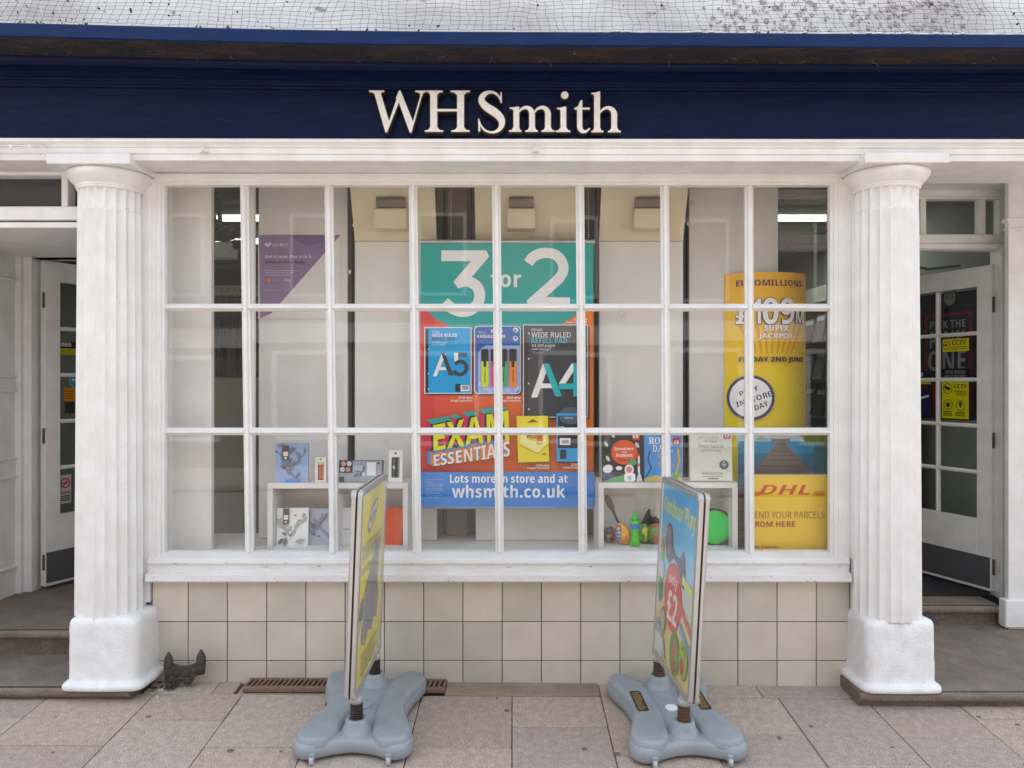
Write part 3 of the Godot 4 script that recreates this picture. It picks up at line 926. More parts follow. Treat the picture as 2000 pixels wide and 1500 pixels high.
	for q in [[1700.0, 1797.0], [1808.0, 1913.0], [1924.0, 1950.0]]:
		part("pane", span(X(q[0], z), X(q[1], z), Y(457, z), Y(389, z), z - 0.03, z - 0.026, 0.0), M.glass, t2)
	b = Mb.new()
	b.box(Vector3(3.17, 1.28, z - 0.02), Vector3(0.07, 2.26, 0.12), 0.004)
	b.box(Vector3(3.215, 1.45, z + 0.03), Vector3(0.04, 2.6, 0.06), 0.008)
	b.box(Vector3(3.25, 1.45, z + 0.06), Vector3(0.04, 2.6, 0.08), 0.008)
	part("door_frame", b.mesh(), M.paint, shop)
	b = Mb.new()
	var zf := -0.72
	b.box(Vector3(3.5, 1.40, zf - 0.02), Vector3(0.93, 2.76, 0.04), 0.004)
	b.box(Vector3(3.5, Y(430, zf), zf - 0.015), Vector3(0.965, 0.03, 0.06), 0.006)
	b.box(Vector3(3.5, Y(447, zf), zf - 0.015), Vector3(0.95, 0.014, 0.05), 0.004)
	b.box(Vector3(3.49, 0.13, zf - 0.015), Vector3(0.97, 0.17, 0.07), 0.006)
	b.box(Vector3(3.62, 1.40, zf - 0.14), Vector3(0.7, 2.76, 0.22), 0.004)
	part("porch_pilaster", b.mesh(), M.paint, shop)
	part("closer_arm", Mb.new().tube(PackedVector3Array([Vector3(2.62, 2.315, -1.08), Vector3(2.86, 2.32, -1.30), Vector3(2.98, 2.315, -1.12)]), 0.009, 6).mesh(), M.kick, shop)
	var rd := door(Vector3(3.125, 0.185, -1.0), deg_to_rad(110), "right door, white and glazed, standing open with yellow stickers")
	var face := Transform3D(Basis.from_euler(Vector3(0, PI, 0)), Vector3(0, 0, -0.0035))
	pr = Pr.new(Vector2.ZERO, 1.0, 0.85); pr.flip = true   # here x runs from -leaf width to 0
	pr.rect(-0.375, 1.655, -0.175, 1.568, "d6d21e"); pr.ring(-0.345, 1.612, 0.026, 0.004, "26250c"); pr.shape([-0.36, 1.625, -0.335, 1.617, -0.338, 1.605, -0.362, 1.612], "26250c"); pr.text("CCTV", -0.30, -0.195, 1.645, 1.612, "26250c")
	for k in 2: pr.rect(-0.31, 1.60 - k * 0.012, -0.185, 1.596 - k * 0.012, "5a5815")
	print_on(pr, "sticker", rd, face); pr = fresh(0.85)
	pr.rect(-0.385, 1.452, -0.17, 1.10, "15151a"); pr.text("WE'RE SERIOUS", -0.355, -0.2, 1.437, 1.418, "b8b8b8", false); pr.text("ABOUT SECURITY", -0.36, -0.195, 1.408, 1.389, "b8b8b8", false)
	pr.rect(-0.38, 1.37, -0.175, 1.11, "d6d21e")
	pr.ring(-0.335, 1.315, 0.034, 0.004, "26250c"); pr.shape([-0.36, 1.335, -0.312, 1.32, -0.318, 1.302, -0.36, 1.315], "26250c"); pr.text("CCTV", -0.285, -0.19, 1.345, 1.318, "26250c")
	for k in 3: pr.rect(-0.285 + 0.01 * k, 1.30 - k * 0.013, -0.19, 1.295 - k * 0.013, "4d4b12")
	pr.ring(-0.33, 1.205, 0.033, 0.004, "26250c"); pr.shape([-0.345, 1.19, -0.315, 1.19, -0.318, 1.215, -0.33, 1.222, -0.342, 1.215], "26250c")
	pr.ring(-0.235, 1.20, 0.033, 0.004, "26250c"); pr.disc(-0.235, 1.212, 0.012, 0.012, "26250c"); pr.shape([-0.247, 1.209, -0.223, 1.209, -0.235, 1.18], "26250c")
	for k in 3:
		pr.rect(-0.365, 1.158 - k * 0.012, -0.3, 1.153 - k * 0.012, "4d4b12"); pr.rect(-0.27, 1.158 - k * 0.012, -0.2, 1.153 - k * 0.012, "4d4b12")
	print_on(pr, "sticker", rd, face); pr = fresh(0.85)
	pr.rect(-0.64, 1.30, -0.47, 1.13, "1d2550"); pr.shape([-0.57, 1.25, -0.49, 1.27, -0.485, 1.255, -0.56, 1.235], "d5d8e0"); pr.rect(-0.56, 1.24, -0.555, 1.20, "d5d8e0")
	print_on(pr, "sticker", rd, face); pr = fresh(0.85)
	pr.rect(-0.64, 1.44, -0.47, 1.385, "1a1c30"); pr.rect(-0.64, 1.383, -0.47, 1.345, "d6c820"); pr.rrect(-0.60, 1.40, -0.535, 1.428, 0.005, "e0dcd8"); pr.text("CCTV", -0.597, -0.54, 1.424, 1.404, "b02020")
	print_on(pr, "sticker", rd, face)
	var ps := thing("promotional_poster", "navy and red poster with grey block capitals hung behind the glass of the right door", "poster", Vector3.ZERO)
	ps.transform = rd.transform * Transform3D(Basis.from_euler(Vector3(0, PI, 0)), Vector3(0, 0, 0.045))
	part("sheet", bx(Vector3(-0.375, 1.55, -0.002), Vector3(0.5, 0.86, 0.002)), M.dark, ps)
	pr = Pr.new(Vector2.ZERO, 1.0, 0.5); pr.flip = true
	pr.rrect(-0.62, 1.10, -0.13, 1.965, 0.04, "23283f"); pr.rect(-0.56, 1.14, -0.19, 1.84, "a02834"); pr.rect(-0.54, 1.30, -0.21, 1.82, "23263a")
	pr.disc(-0.36, 1.95, 0.055, 0.07, "20242c"); pr.disc(-0.36, 1.95, 0.046, 0.06, "9aa0a0"); pr.ring(-0.36, 1.96, 0.022, 0.006, "4a5254")
	pr.text("PICK THE", -0.52, -0.235, 1.79, 1.735, "b9babc"); pr.text("PINK", -0.52, -0.24, 1.715, 1.60, "b9babc"); pr.text("ONE", -0.53, -0.235, 1.58, 1.44, "b9babc")
	pr.text("PLAY TO", -0.50, -0.25, 1.415, 1.39, "a8a8a8", false); pr.rect(-0.5, 1.37, -0.2, 1.25, "b03038"); pr.text("000", -0.42, -0.22, 1.35, 1.28, "d0cccc")
	print_on(pr, "print", ps, moved(0, 0, 0.0))
	for q in [[-3.3, -1.93, -1.06], [1.84, 3.3, -1.06]]:
		pass
	var mat_r := thing("door_mat", "ribbed black entrance mat inside the right doorway", "mat", Vector3(2.5, 0.162, -1.35))
	part("backing", bx(Vector3(0, 0.002, 0), Vector3(1.2, 0.006, 0.74)), M.rubber, mat_r)
	for k in 22: part("rib", bx(Vector3(0, 0.008, -0.35 + k * 0.033), Vector3(1.18, 0.010, 0.014), 0.003), M.rubber, mat_r)

# ------------------------------------------------------------------ shop interior
func interior() -> void:
	part("shop_floor", span(-4.6, 4.6, 0.06, 0.155, -8.2, -1.0, 0.0), M.carpet, shop)
	part("shop_ceiling", span(-4.6, 4.6, 3.06, 3.2, -8.2, -0.2, 0.0), M.interior, shop)
	part("shop_wall", span(-4.6, 4.6, 0.0, 3.06, -8.3, -8.2, 0.0), M.interior, shop)
	part("shop_wall", span(3.3, 3.4, 0.0, 3.06, -8.2, -1.02, 0.0), M.interior, shop)
	part("shop_wall", span(-4.7, -4.6, 0.0, 3.06, -8.2, -1.02, 0.0), M.interior, shop)
	part("shop_wall", span(-4.7, -3.22, 0.0, 3.06, -1.15, -1.03, 0.0), M.interior, shop)
	for zz in [-2.2, -3.4, -4.6, -5.8]: part("ceiling_batten", span(-4.5, 3.2, 3.0, 3.056, zz - 0.08, zz + 0.08, 0.004), M.interior, shop)
	var k := 0
	for q in [[-2.45, -2.57, "nearer ceiling tube lamp seen through the left end of the window"], [2.45, -2.57, "nearer ceiling tube lamp seen through the right end of the window"], [-2.2, -3.62, "farther ceiling tube lamp seen through the left end of the window"], [2.49, -3.62, "farther ceiling tube lamp seen through the right end of the window"]]:
		var l := 1.5 if k != 3 else 0.9
		var t := thing("tube_lamp", q[2], "ceiling lamp", Vector3(q[0] + (0.67 if k == 0 else 0.0), 2.95, q[1]), "lit tube lamps on the shop ceiling")
		part("housing", bx(Vector3(0, 0.035, 0), Vector3(l, 0.03, 0.11), 0.004), M.white, t)
		part("lamp_tube", bx(Vector3(0, 0, 0), Vector3(l - 0.02, 0.035, 0.09), 0.01), M.lamp, t)
		var a := AreaLight3D.new()
		a.name = "tube_light"
		a.area_size = Vector2(l - 0.02, 0.09)
		a.rotation_degrees = Vector3(-90, 0, 0)
		a.position = Vector3(0, -0.022, 0)
		a.light_energy = 0.4
		a.light_color = Color(0.97, 1.0, 0.96)
		a.shadow_enabled = true
		t.add_child(a)
		k += 1

# ------------------------------------------------------------------ far side of the street (seen as reflections)
func opposite() -> void:
	var o := thing("opposite_building", "tan terrace across the street mirrored in the window panes", "building", Vector3(0, -0.36, 11.5))
	part("wall", bx(Vector3(0, 3.8, 1.0), Vector3(22, 7.6, 2.0)), M.opposite, o)
	part("shop_band", bx(Vector3(0, 2.9, -0.04), Vector3(22, 0.4, 0.08)), M.white, o)
	for i in 8:
		for r in 2:
			var w := part("window", bx(Vector3(-9.5 + i * 2.7, 1.6 if r == 0 else 4.5, -0.03), Vector3(1.5 if r == 0 else 1.0, 1.9 if r == 0 else 1.7, 0.06), 0.004), M.white, o)
			part("pane", bx(Vector3(-9.5 + i * 2.7, 1.6 if r == 0 else 4.5, -0.064), Vector3(1.3 if r == 0 else 0.86, 1.7 if r == 0 else 1.55, 0.004)), M.dark, w)
	var pv := struct("far_pavement", bx(Vector3(0, -0.31, 10.3), Vector3(24, 0.12, 2.4), 0.02), M.slab[0])

# ------------------------------------------------------------------ sign letters
func vstroke(list: Array) -> PackedVector2Array:     # [x, y, width] along a centre line -> outline
	var c := []
	var w := []
	for q in list:
		c.append(Vector2(q[0], q[1])); w.append(Vector2(q[2], 0))
	var cs := curve(c, false, 5)
	var ws := curve(w, false, 5)
	var l := PackedVector2Array()
	var r := PackedVector2Array()
	for i in cs.size():
		var d := (cs[mini(i + 1, cs.size() - 1)] - cs[maxi(i - 1, 0)]).normalized().orthogonal()
		l.append(cs[i] + d * ws[i].x * 0.5); r.append(cs[i] - d * ws[i].x * 0.5)
	r.reverse()
	l.append_array(r)
	return l
func serif_foot(x0: float, x1: float, y: float, s0: float, s1: float, up: bool) -> PackedVector2Array:
	var d := -1.0 if up else 1.0
	var p := PackedVector2Array([Vector2(x0, y), Vector2(x1, y), Vector2(x1, y + 9 * d), Vector2(lerpf(x1, s1, 0.6), y + 13 * d), Vector2(s1, y + 34 * d), Vector2(s0, y + 34 * d), Vector2(lerpf(x0, s0, 0.6), y + 13 * d), Vector2(x0, y + 9 * d)])
	return p
func rc(x0: float, y0: float, x1: float, y1: float) -> PackedVector2Array: return PackedVector2Array([Vector2(x0, y0), Vector2(x1, y0), Vector2(x1, y1), Vector2(x0, y1)])
func pp(l: Array) -> PackedVector2Array: return PackedVector2Array(vv(l))
func union(list: Array) -> Array:
	var acc := []
	for p in list:
		var cur: PackedVector2Array = p
		if Geometry2D.is_polygon_clockwise(cur): cur.reverse()
		var rest := []
		for a in acc:
			var m := Geometry2D.merge_polygons(cur, a)
			var outer := []
			for k in m:
				if not Geometry2D.is_polygon_clockwise(k): outer.append(k)
			if outer.size() == 1: cur = outer[0]
			else: rest.append(a)
		rest.append(cur)
		acc = rest
	return acc
func sign_letters() -> void:
	var letters := {
		"W": [pp([78, 101, 190, 101, 190, 110, 172, 114, 165, 122, 226, 330, 208, 408, 199, 408, 118, 124, 105, 114, 78, 110]), pp([199, 408, 211, 408, 306, 165, 294, 128]), pp([276, 158, 300, 101, 310, 101, 404, 335, 389, 409, 378, 409, 290, 165]), pp([380, 409, 391, 409, 464, 150, 479, 118, 492, 112, 499, 110, 499, 102, 420, 102, 420, 110, 440, 113, 455, 124, 455, 146, 398, 345])],
		"H": [rc(530, 106, 580, 400), rc(728, 106, 778, 400), rc(570, 238, 740, 254), serif_foot(503, 622, 102, 530, 580, false), serif_foot(680, 822, 102, 728, 778, false), serif_foot(490, 625, 405, 530, 580, true), serif_foot(685, 820, 405, 728, 778, true)],
		"S": [vstroke([[1051, 178, 10], [1036, 145, 13], [1006, 119, 16], [970, 112, 20], [935, 124, 32], [911, 150, 42], [912, 185, 48], [945, 222, 56], [1000, 258, 60], [1042, 295, 54], [1058, 335, 46], [1046, 378, 32], [1010, 405, 18], [968, 407, 14], [928, 390, 13], [898, 350, 11], [888, 318, 9]]), pp([1048, 113, 1055, 113, 1057, 190, 1046, 190]), pp([883, 310, 891, 310, 899, 395, 885, 406])],
		"m": [rc(1143, 240, 1185, 400), pp([1116, 226, 1140, 226, 1178, 219, 1185, 224, 1185, 270, 1143, 270, 1143, 250, 1134, 238, 1116, 234]), vstroke([[1180, 262, 9], [1202, 238, 15], [1232, 226, 22], [1262, 236, 32], [1278, 265, 41], [1280, 310, 42]]), rc(1259, 300, 1301, 400), vstroke([[1296, 262, 9], [1318, 238, 15], [1349, 226, 22], [1379, 236, 32], [1396, 265, 41], [1397, 310, 42]]), rc(1376, 300, 1418, 400), serif_foot(1110, 1202, 405, 1143, 1185, true), serif_foot(1230, 1322, 405, 1259, 1301, true), serif_foot(1350, 1446, 405, 1376, 1418, true)],
		"i": [rc(1490, 240, 1532, 400), pp([1464, 228, 1490, 227, 1525, 219, 1532, 224, 1532, 270, 1490, 270, 1490, 250, 1482, 239, 1464, 236]), serif_foot(1455, 1562, 406, 1490, 1532, true)],
		"t": [pp([1592, 232, 1618, 218, 1636, 178, 1650, 172, 1650, 228, 1706, 228, 1702, 241, 1650, 241, 1650, 360, 1612, 360, 1612, 241, 1592, 240]), vstroke([[1631, 350, 38], [1634, 378, 38], [1650, 400, 28], [1678, 402, 16], [1706, 380, 9]])],
		"h": [rc(1738, 130, 1781, 402), pp([1718, 118, 1745, 116, 1774, 107, 1782, 110, 1782, 170, 1738, 170, 1738, 138, 1732, 128, 1718, 125]), vstroke([[1776, 268, 9], [1802, 240, 15], [1836, 228, 22], [1868, 240, 33], [1885, 270, 42], [1886, 315, 42]]), rc(1865, 305, 1907, 402), serif_foot(1718, 1806, 408, 1738, 1781, true), serif_foot(1840, 1934, 408, 1865, 1907, true)],
	}
	var zf := 0.268
	var sc := (D - zf) / F / 3.774
	var sg := thing("shop_sign", "cream serif shop-name letters with dark bronze edges mounted on the navy fascia", "sign", Vector3(X(700, zf), Y(150, zf), 0.2225))
	var k := 0
	for ch in letters:
		var polys := union(letters[ch])
		if ch == "i":
			var dot := PackedVector2Array()
			for i in 28: dot.append(Vector2(1521, 135) + Vector2.from_angle(TAU * i / 28.0) * 27)
			polys.append(dot)
		var b := Mb.new()
		var f := Mb.new()
		for p in polys:
			var flat := PackedVector2Array()
			for q in p: flat.append(Vector2(q.x * sc, -q.y * sc))
			if Geometry2D.is_polygon_clockwise(flat): flat.reverse()
			for q in Geometry2D.offset_polygon(flat, 0.0042, Geometry2D.JOIN_ROUND):
				if not Geometry2D.is_polygon_clockwise(q): b.extrude(q, 0.0, 0.041 + 0.0006 * (k % 2))
			f.extrude(flat, 0.041, 0.0462 + 0.0006 * (k % 2))
		var l := part("letter", b.mesh(), M.bronze, sg)
		part("letter_face", f.mesh(), M.cream, l)
		k += 1

# ------------------------------------------------------------------ bird netting and spikes above the cornice
func netting() -> void:
	var net := thing("bird_netting", "fine dark bird netting stretched over the pale wall above the blue cornice edge", "netting", Vector3.ZERO)
	var n := FastNoiseLite.new()
	n.seed = 3; n.frequency = 1.3
	var b := Mb.new()
	var at := func(u: float, v: float) -> Vector3:
		var w := n.get_noise_2d(u * 2.0, v * 3.0)
		var w2 := n.get_noise_2d(u * 2.0 + 50.0, v * 3.0)
		return Vector3(u + w * 0.03 + w2 * 0.02 * v * 4.0, 3.105 + sag(u) + v + w2 * 0.012 * minf(1.0, v * 10.0), 0.478 - v * 0.55 + w * 0.02)
	var u := -3.0
	var rows := 16
	while u < 3.0:
		var p := PackedVector3Array()
		for r in rows: p.append(at.call(u, r * 0.026 + rng.randf_range(-0.002, 0.002)))
		b.tube(p, 0.0009, 3)
		u += 0.038 + rng.randf_range(-0.006, 0.006)
	for r in rows:
		var p := PackedVector3Array()
		for i in 121: p.append(at.call(-3.0 + i * 0.05, r * 0.026 + 0.002 + rng.randf_range(-0.003, 0.003)))
		b.tube(p, 0.0009, 3)
	part("mesh_net", b.mesh(), M.wire, net).set_meta("kind", "stuff")
	var deb := Mb.new()
	for i in 150:
		var uu := rng.randf_range(-2.7, 2.7)
		if rng.randf() < 0.5: uu = rng.randf_range(-2.6, -0.9)
		var c: Vector3 = at.call(uu, rng.randf_range(0.0, 0.2) if rng.randf() < 0.6 else rng.randf_range(0.0, 0.02))
		var s := rng.randf_range(0.003, 0.009)
		deb.box(c, Vector3(s * rng.randf_range(0.8, 2.4), s, s), s * 0.3, Transform3D(Basis(), c) * Transform3D(Basis.from_euler(Vector3(rng.randf() * 3, rng.randf() * 3, rng.randf() * 3)), Vector3.ZERO) * Transform3D(Basis(), -c))
	var dm := part("caught_debris", deb.mesh(), M.dark, net)
	dm.set_meta("kind", "stuff")
	var sp := thing("bird_spikes", "row of thin pale bird spikes fixed along the top of the cornice", "bird spikes", Vector3.ZERO)
	var base := Mb.new()
	base.sweep([[0.42, 3.128, 1.0], [0.47, 3.124, 1.0], [0.47, 3.117, 1.0]], -2.6, 3.0, 30, sag)
	part("base_strip", base.mesh(), M.spike, sp)
	for i in 130:
		var x := -2.5 + i * 0.042
		var lean := 0.022 if i % 2 else -0.002
		var y := 3.12 + sag(x)
		var len := 0.085 + 0.02 * sin(x * 1.7)
		part("spike", Mb.new().tube(PackedVector3Array([Vector3(x, y, 0.45), Vector3(x - lean, y + len, 0.45 + (0.02 if i % 2 else -0.03))]), 0.0011, 4).mesh(), M.spike, sp)
	var dr := Mb.new()
	for i in 60:
		var x := rng.randf_range(0.3, 2.6)
		dr.smooth(1)
		var s := rng.randf_range(0.006, 0.018)
		dr.lathe([[s, 0.0], [s * 0.9, 0.003], [s * 0.4, 0.007]], 7, Transform3D(Basis.from_scale(Vector3(rng.randf_range(1.0, 2.2), 1, 1)), Vector3(x, 3.111 + sag(x), rng.randf_range(0.46, 0.488))))
	var drop := part("bird_droppings", dr.mesh(), M.white, self)
	drop.set_meta("kind", "stuff")
	drop.set_meta("label", "white bird droppings along the right half of the cornice top")
	drop.set_meta("category", "droppings")
	var fl := Mb.new()
	for i in 40:
		var x := rng.randf_range(-2.6, 2.6)
		var zz := rng.randf_range(0.30, 0.46)
		var y := 3.052 + sag(x) * 0.95
		var a := rng.randf() * TAU
		var l := rng.randf_range(0.012, 0.04)
		fl.tube(PackedVector3Array([Vector3(x, y, zz), Vector3(x + cos(a) * l * 0.6, y - l * 0.25, zz + sin(a) * l * 0.3), Vector3(x + cos(a) * l, y - l * rng.randf_range(0.2, 0.7), zz + sin(a) * l * 0.4)]), 0.0007, 4)
	var cob := part("cobwebs", fl.mesh(), M.taupe, self)
	cob.set_meta("kind", "stuff")
	cob.set_meta("label", "wisps of cobweb and feather hanging under the cornice")
	cob.set_meta("category", "cobwebs")
	# cable pinned to the architrave above the left column
	var cb := thing("cable", "white cable pinned along the moulding above the left column", "cable", Vector3.ZERO)
	var cab := Mb.new()
	cab.smooth(1)
	for o in [0.0, -0.012]:
		var q := PackedVector3Array()
		for c in [[-40.0, 284.0], [30.0, 285.0 ], [60.0, 284.5], [78.0, 284.0], [86.0, 288.0], [90.0, 296.0], [90.0, 304.0]]: q.append(Vector3(X(c[0], 0.255), Y(c[1], 0.255) + o * (0.2 if c[0] > 50 else 1.0), 0.257 + o * 0.2))
		cab.tube(q, 0.0035, 6)
	part("wire", cab.mesh(), M.paint, cb)
	for px in [22.0, 58.0]: part("clip", bx(Vector3(X(px, 0.255), Y(287, 0.255), 0.258), Vector3(0.012, 0.024, 0.012), 0.003), M.paint, cb)

# ------------------------------------------------------------------ hanging offer banner
func banner() -> void:
	var z := -0.33
	var s := (D - z) / F
	var o := thing("offer_banner", "tall hanging 3 for 2 banner, teal over orange, in the middle of the window", "banner", Vector3(X(990, z), Y(730, z), z))
	for px in [881.0, 1149.0]:
		var ln := Mb.new()
		ln.smooth(1)
		for k in 22: ln.lathe([[0.001, -0.005], [0.0032, -0.002], [0.0032, 0.002], [0.001, 0.005]], 6, moved((px - 990) * s, (730 - 474) * s + 0.012 + k * 0.0155, 0))
		part("hanging_chain", ln.mesh(), M.alu, o)
	var w := 338.0 * s
	var h := 514.0 * s
	part("sheet", bx(Vector3(0, 0, -0.003), Vector3(w, h, 0.002)), M.board, o)
	for y in [258.0, -260.0]:
		var b := Mb.new()
		b.smooth(1)
		b.lathe([[0.010, -w / 2 - 0.008], [0.012, -w / 2 - 0.004], [0.012, w / 2 + 0.004], [0.010, w / 2 + 0.008]], 14, Transform3D(Basis.from_euler(Vector3(0, 0, PI / 2)), Vector3(0, y * s, 0)))
		part("rail", b.mesh(), M.alu, o)
	var p := Pr.new(Vector2(990, 730), s, 1.12)
	p.rect(821, 472, 1159, 988, "c9503a")
	for i in 12: p.rect(821 + i * 28.17, 600, 821 + (i + 1) * 28.17, 925, Color("cc4644").lerp(Color("dc7026"), pow(i / 11.0, 0.55))); p.z -= 0.0003
	p.z += 0.0003
	p.shape([821, 472, 1159, 472, 1159, 590, 1100, 632, 1022, 660, 960, 668, 900, 650, 850, 622, 821, 596], "2a9a94")
	p.shape([821, 472, 1159, 472, 1159, 560, 821, 560], "37998f")
	# 3 for 2
	var white := "dcdad6"
	var three := pp([862, 499.5, 943, 499.5, 899, 551])
	three.append_array(curve(vv([905, 548.5, 921, 552, 933, 562, 937, 576, 934, 591, 925, 602, 911, 608, 896, 607.5, 881, 601, 868, 590]), false, 6))
	p.stroke(three, 21, white)
	p.text("for", 959, 1018, 527, 561, white)
	var two := curve(vv([1032, 514, 1040, 503, 1053, 496, 1068, 494, 1083, 497, 1094, 506, 1100, 519, 1099, 532, 1090, 546]), false, 6)
	two.append_array(pp([1040, 590.5, 1113, 590.5]))
	p.stroke(two, 20, white)
	# refill pad A5
	p.rect(831, 643, 924, 772, "30302f"); p.rect(829, 639, 921, 769, "e6e4e0"); p.rect(830.5, 640.5, 919.5, 767.5, "1f97cf"); p.rect(831, 642, 837, 767.5, "23242a")
	for y in [682, 730, 760]: p.disc(837, y, 1.4, 1.4, "dddddd", 0, 10)
	p.text("WHSmith", 844.5, 858, 646, 650, "cfe6f0", true, true); p.text("WIDE RULED", 844, 893, 651.5, 658, "dfe9ee"); p.text("REFILL PAD", 844, 889, 659, 665, "25356a"); p.text("A5 200 pages", 844.5, 874, 667, 671.5, "cfe6f0", false); p.text("with margin", 844.5, 870, 671.5, 676, "cfe6f0", false)
	p.shape([846, 735, 863, 690, 872, 690, 852.5, 735], "dfe3e3"); p.shape([856, 717, 870, 717, 872, 723, 854, 723], "dfe3e3"); p.shape([862, 690, 869, 690, 886, 733, 877, 733], "33363d")
	p.shape([887, 689, 895, 689, 895, 707, 888, 709], "dfe3e3"); p.rect(895, 689, 912, 696, "33363d")
	p.stroke(curve(vv([889, 711, 895, 707, 903, 706.5, 909.5, 711.5, 911, 720, 907, 728, 899, 731, 891, 729, 887.5, 724]), false, 5), 7, "33363d")
	p.rect(889.5, 750, 899, 765, "15202c"); p.rect(900, 752.5, 917, 764, "e2e6e8")
	for k in 8: p.rect(902.5 + k * 1.6, 754, 903.3 + k * 1.6 + (k % 3) * 0.2, 761, "222222"); p.z -= 0.0003
	p.text("£2.50 when", 896, 923, 774, 779, white); p.text("bought separately", 881, 923, 780, 785.5, white)
	# highlighters
	p.rrect(930, 641, 1020, 772, 8, "2a2a30"); p.rrect(926.5, 636.5, 1017, 769.5, 8, "d6dbe6"); p.rrect(928, 638, 1015.5, 768, 7, "1f4f9c"); p.shape([934, 768, 934, 690, 940, 680, 950, 675, 1015, 675, 1015, 760, 1008, 768], "93a9d4")
	for k in 9: p.disc(940 + k * 8.6, 750 + (k * 7) % 16, 6, 5, "a9bce0", 0, 12)
	p.text("WHSmith", 932, 949, 647, 651, "aab8d8", true, true); p.text("4 HIGHLIGHTERS", 932, 987, 654, 660, "e2e6ee"); p.rrect(959, 643.5, 982, 650, 3, "d6dbe6"); p.rrect(961, 645, 980, 648.5, 1.7, "b06048")
	p.disc(1007, 645, 5, 5, "cdd6e8", 0, 14); p.disc(1007, 661, 5, 5, "cdd6e8", 0, 14); p.disc(1006, 646, 2.5, 3, "2a5aa8", 0.5, 10); p.disc(1007, 660, 2.5, 3, "2a5aa8", 0.5, 10)
	var hk := 0
	for c in ["c8d028", "d03a7c", "4c9f66", "dd7a2c"]:
		var x := 940.0 + hk * 18.2
		p.rrect(x, 682, x + 14.5, 707, 3, "1c1c1e"); p.rect(x + 0.6, 706, x + 14.5, 746, c); p.shape([x + 1, 746, x + 14.5, 746, x + 14, 756, x + 2, 756], c); p.rect(x + 4.5, 690, x + 10, 717, "101012"); p.rect(x + 6.7, 721, x + 8.2, 748, "2c3820")
		hk += 1
	p.text("£4.99 when", 990, 1017, 773.5, 779, white); p.text("bought separately", 977, 1017, 780, 785.5, white)
	# refill pad A4
	p.rect(1025, 638, 1151, 818, "222226"); p.rect(1021.5, 634.5, 1147.5, 815, "d9d7d4"); p.rect(1023, 636, 1146.5, 813.5, "34353b"); p.rect(1023, 636, 1032, 813.5, "232429")
	for y in [652, 701, 749, 799]: p.disc(1032.5, y, 1.6, 1.6, "dddddd", 0, 10)
	p.text("WHSmith", 1037, 1059, 642, 647, "b8b8b8", true, true); p.text("WIDE RULED", 1038, 1114, 649.5, 659.5, "e2e0dc", false); p.text("REFILL PAD", 1037.5, 1107, 660.5, 670.5, "2f9ab0"); p.text("A4 200 pages", 1038, 1083.5, 672.5, 680, "e2e0dc", false); p.text("with margin", 1038, 1075, 680, 685.5, "e2e0dc", false); p.text("70 gsm", 1038, 1060.5, 686.5, 693, "8f8f8f", false)
	p.shape([1037, 776, 1060, 711, 1072, 711, 1049, 776], "dfdedb"); p.shape([1053, 749, 1076, 749, 1079, 758, 1050, 758], "dfdedb"); p.shape([1060, 710, 1072, 710, 1097, 774, 1084, 774], "2ba3ab")
	p.shape([1091, 749, 1116, 710, 1129, 710, 1104, 749], "dfdedb"); p.shape([1091, 749, 1136, 749, 1136, 760, 1091, 760], "2ba3ab"); p.shape([1119, 710, 1130, 710, 1130, 774, 1119, 774], "2ba3ab")
	for k in 14: p.rect(1042 + k * 1.2, 768 - k * 4.2, 1056 + k * 1.2, 768.6 - k * 4.2, "b0b0b0"); p.z -= 0.0003
	p.text("£2.99 when", 1119, 1146, 621.5, 626.5, white); p.text("bought separately", 1104, 1146, 627.5, 632.5, white)
	# exam essentials block letters
	for k in 7:
		var d := Vector2(-14.0 * (1.0 - k / 6.0), -8.0 * (1.0 - k / 6.0))
		p.textq("EXAM", Vector2(847, 830) + d, Vector2(993, 801) + d, Vector2(995, 860) + d, Vector2(848, 880) + d, "c42e52" if k < 4 else "2b2b22")
	for q in [[833, 820, 858, 815, 872, 822, 847, 828], [860, 815, 874, 812, 887, 819, 874, 822], [878, 811, 891, 808, 902, 814, 890, 818], [902, 806, 922, 802, 937, 808, 915, 813], [934, 800, 958, 796, 972, 803, 947, 808], [958, 795, 977, 791, 993, 799, 976, 803]]: p.shape(q, "2c9a90")
	p.textq("EXAM", Vector2(847, 830), Vector2(993, 801), Vector2(995, 860), Vector2(848, 880), "d3d022")
	for k in 7:
		var d := Vector2(-13.0 * (1.0 - k / 6.0), -6.0 * (1.0 - k / 6.0))
		p.textq("ESSENTIALS", Vector2(848, 888) + d, Vector2(995, 860) + d, Vector2(996, 892) + d, Vector2(849, 910) + d, "2f86c4" if k < 3 else "d07a34" if k < 6 else "20242c")
	p.textq("ESSENTIALS", Vector2(848, 888), Vector2(995, 860), Vector2(996, 890), Vector2(849, 909), "e4e6e8")
	# notes and exercise book
	p.shape([1012, 816, 1073, 814, 1073, 902, 1014, 904], "6b5a20"); p.shape([1009, 812, 1069, 811.5, 1072, 900, 1012, 902], "e2cf42"); p.shape([1028, 825, 1040, 818, 1051, 824], "7a5a18"); p.shape([1018, 835, 1030, 832, 1067, 834, 1066, 870, 1050, 884, 1016, 864], "e6dd94"); p.shape([1028, 846, 1047, 848, 1048, 860, 1030, 858], "e5b83a"); p.shape([1046, 849, 1061, 848, 1060, 861, 1048, 860], "d46a32")
	p.text("POST-IT", 1029, 1058, 848, 855, "2e2614"); p.text("Notes", 1048, 1058, 863, 867, "6b6428", true, true); p.line(pp([1014, 868, 1049, 885, 1069, 867]), 1.2, "b8862c"); p.text("3M", 1058, 1066, 883, 888, "c23c2c")
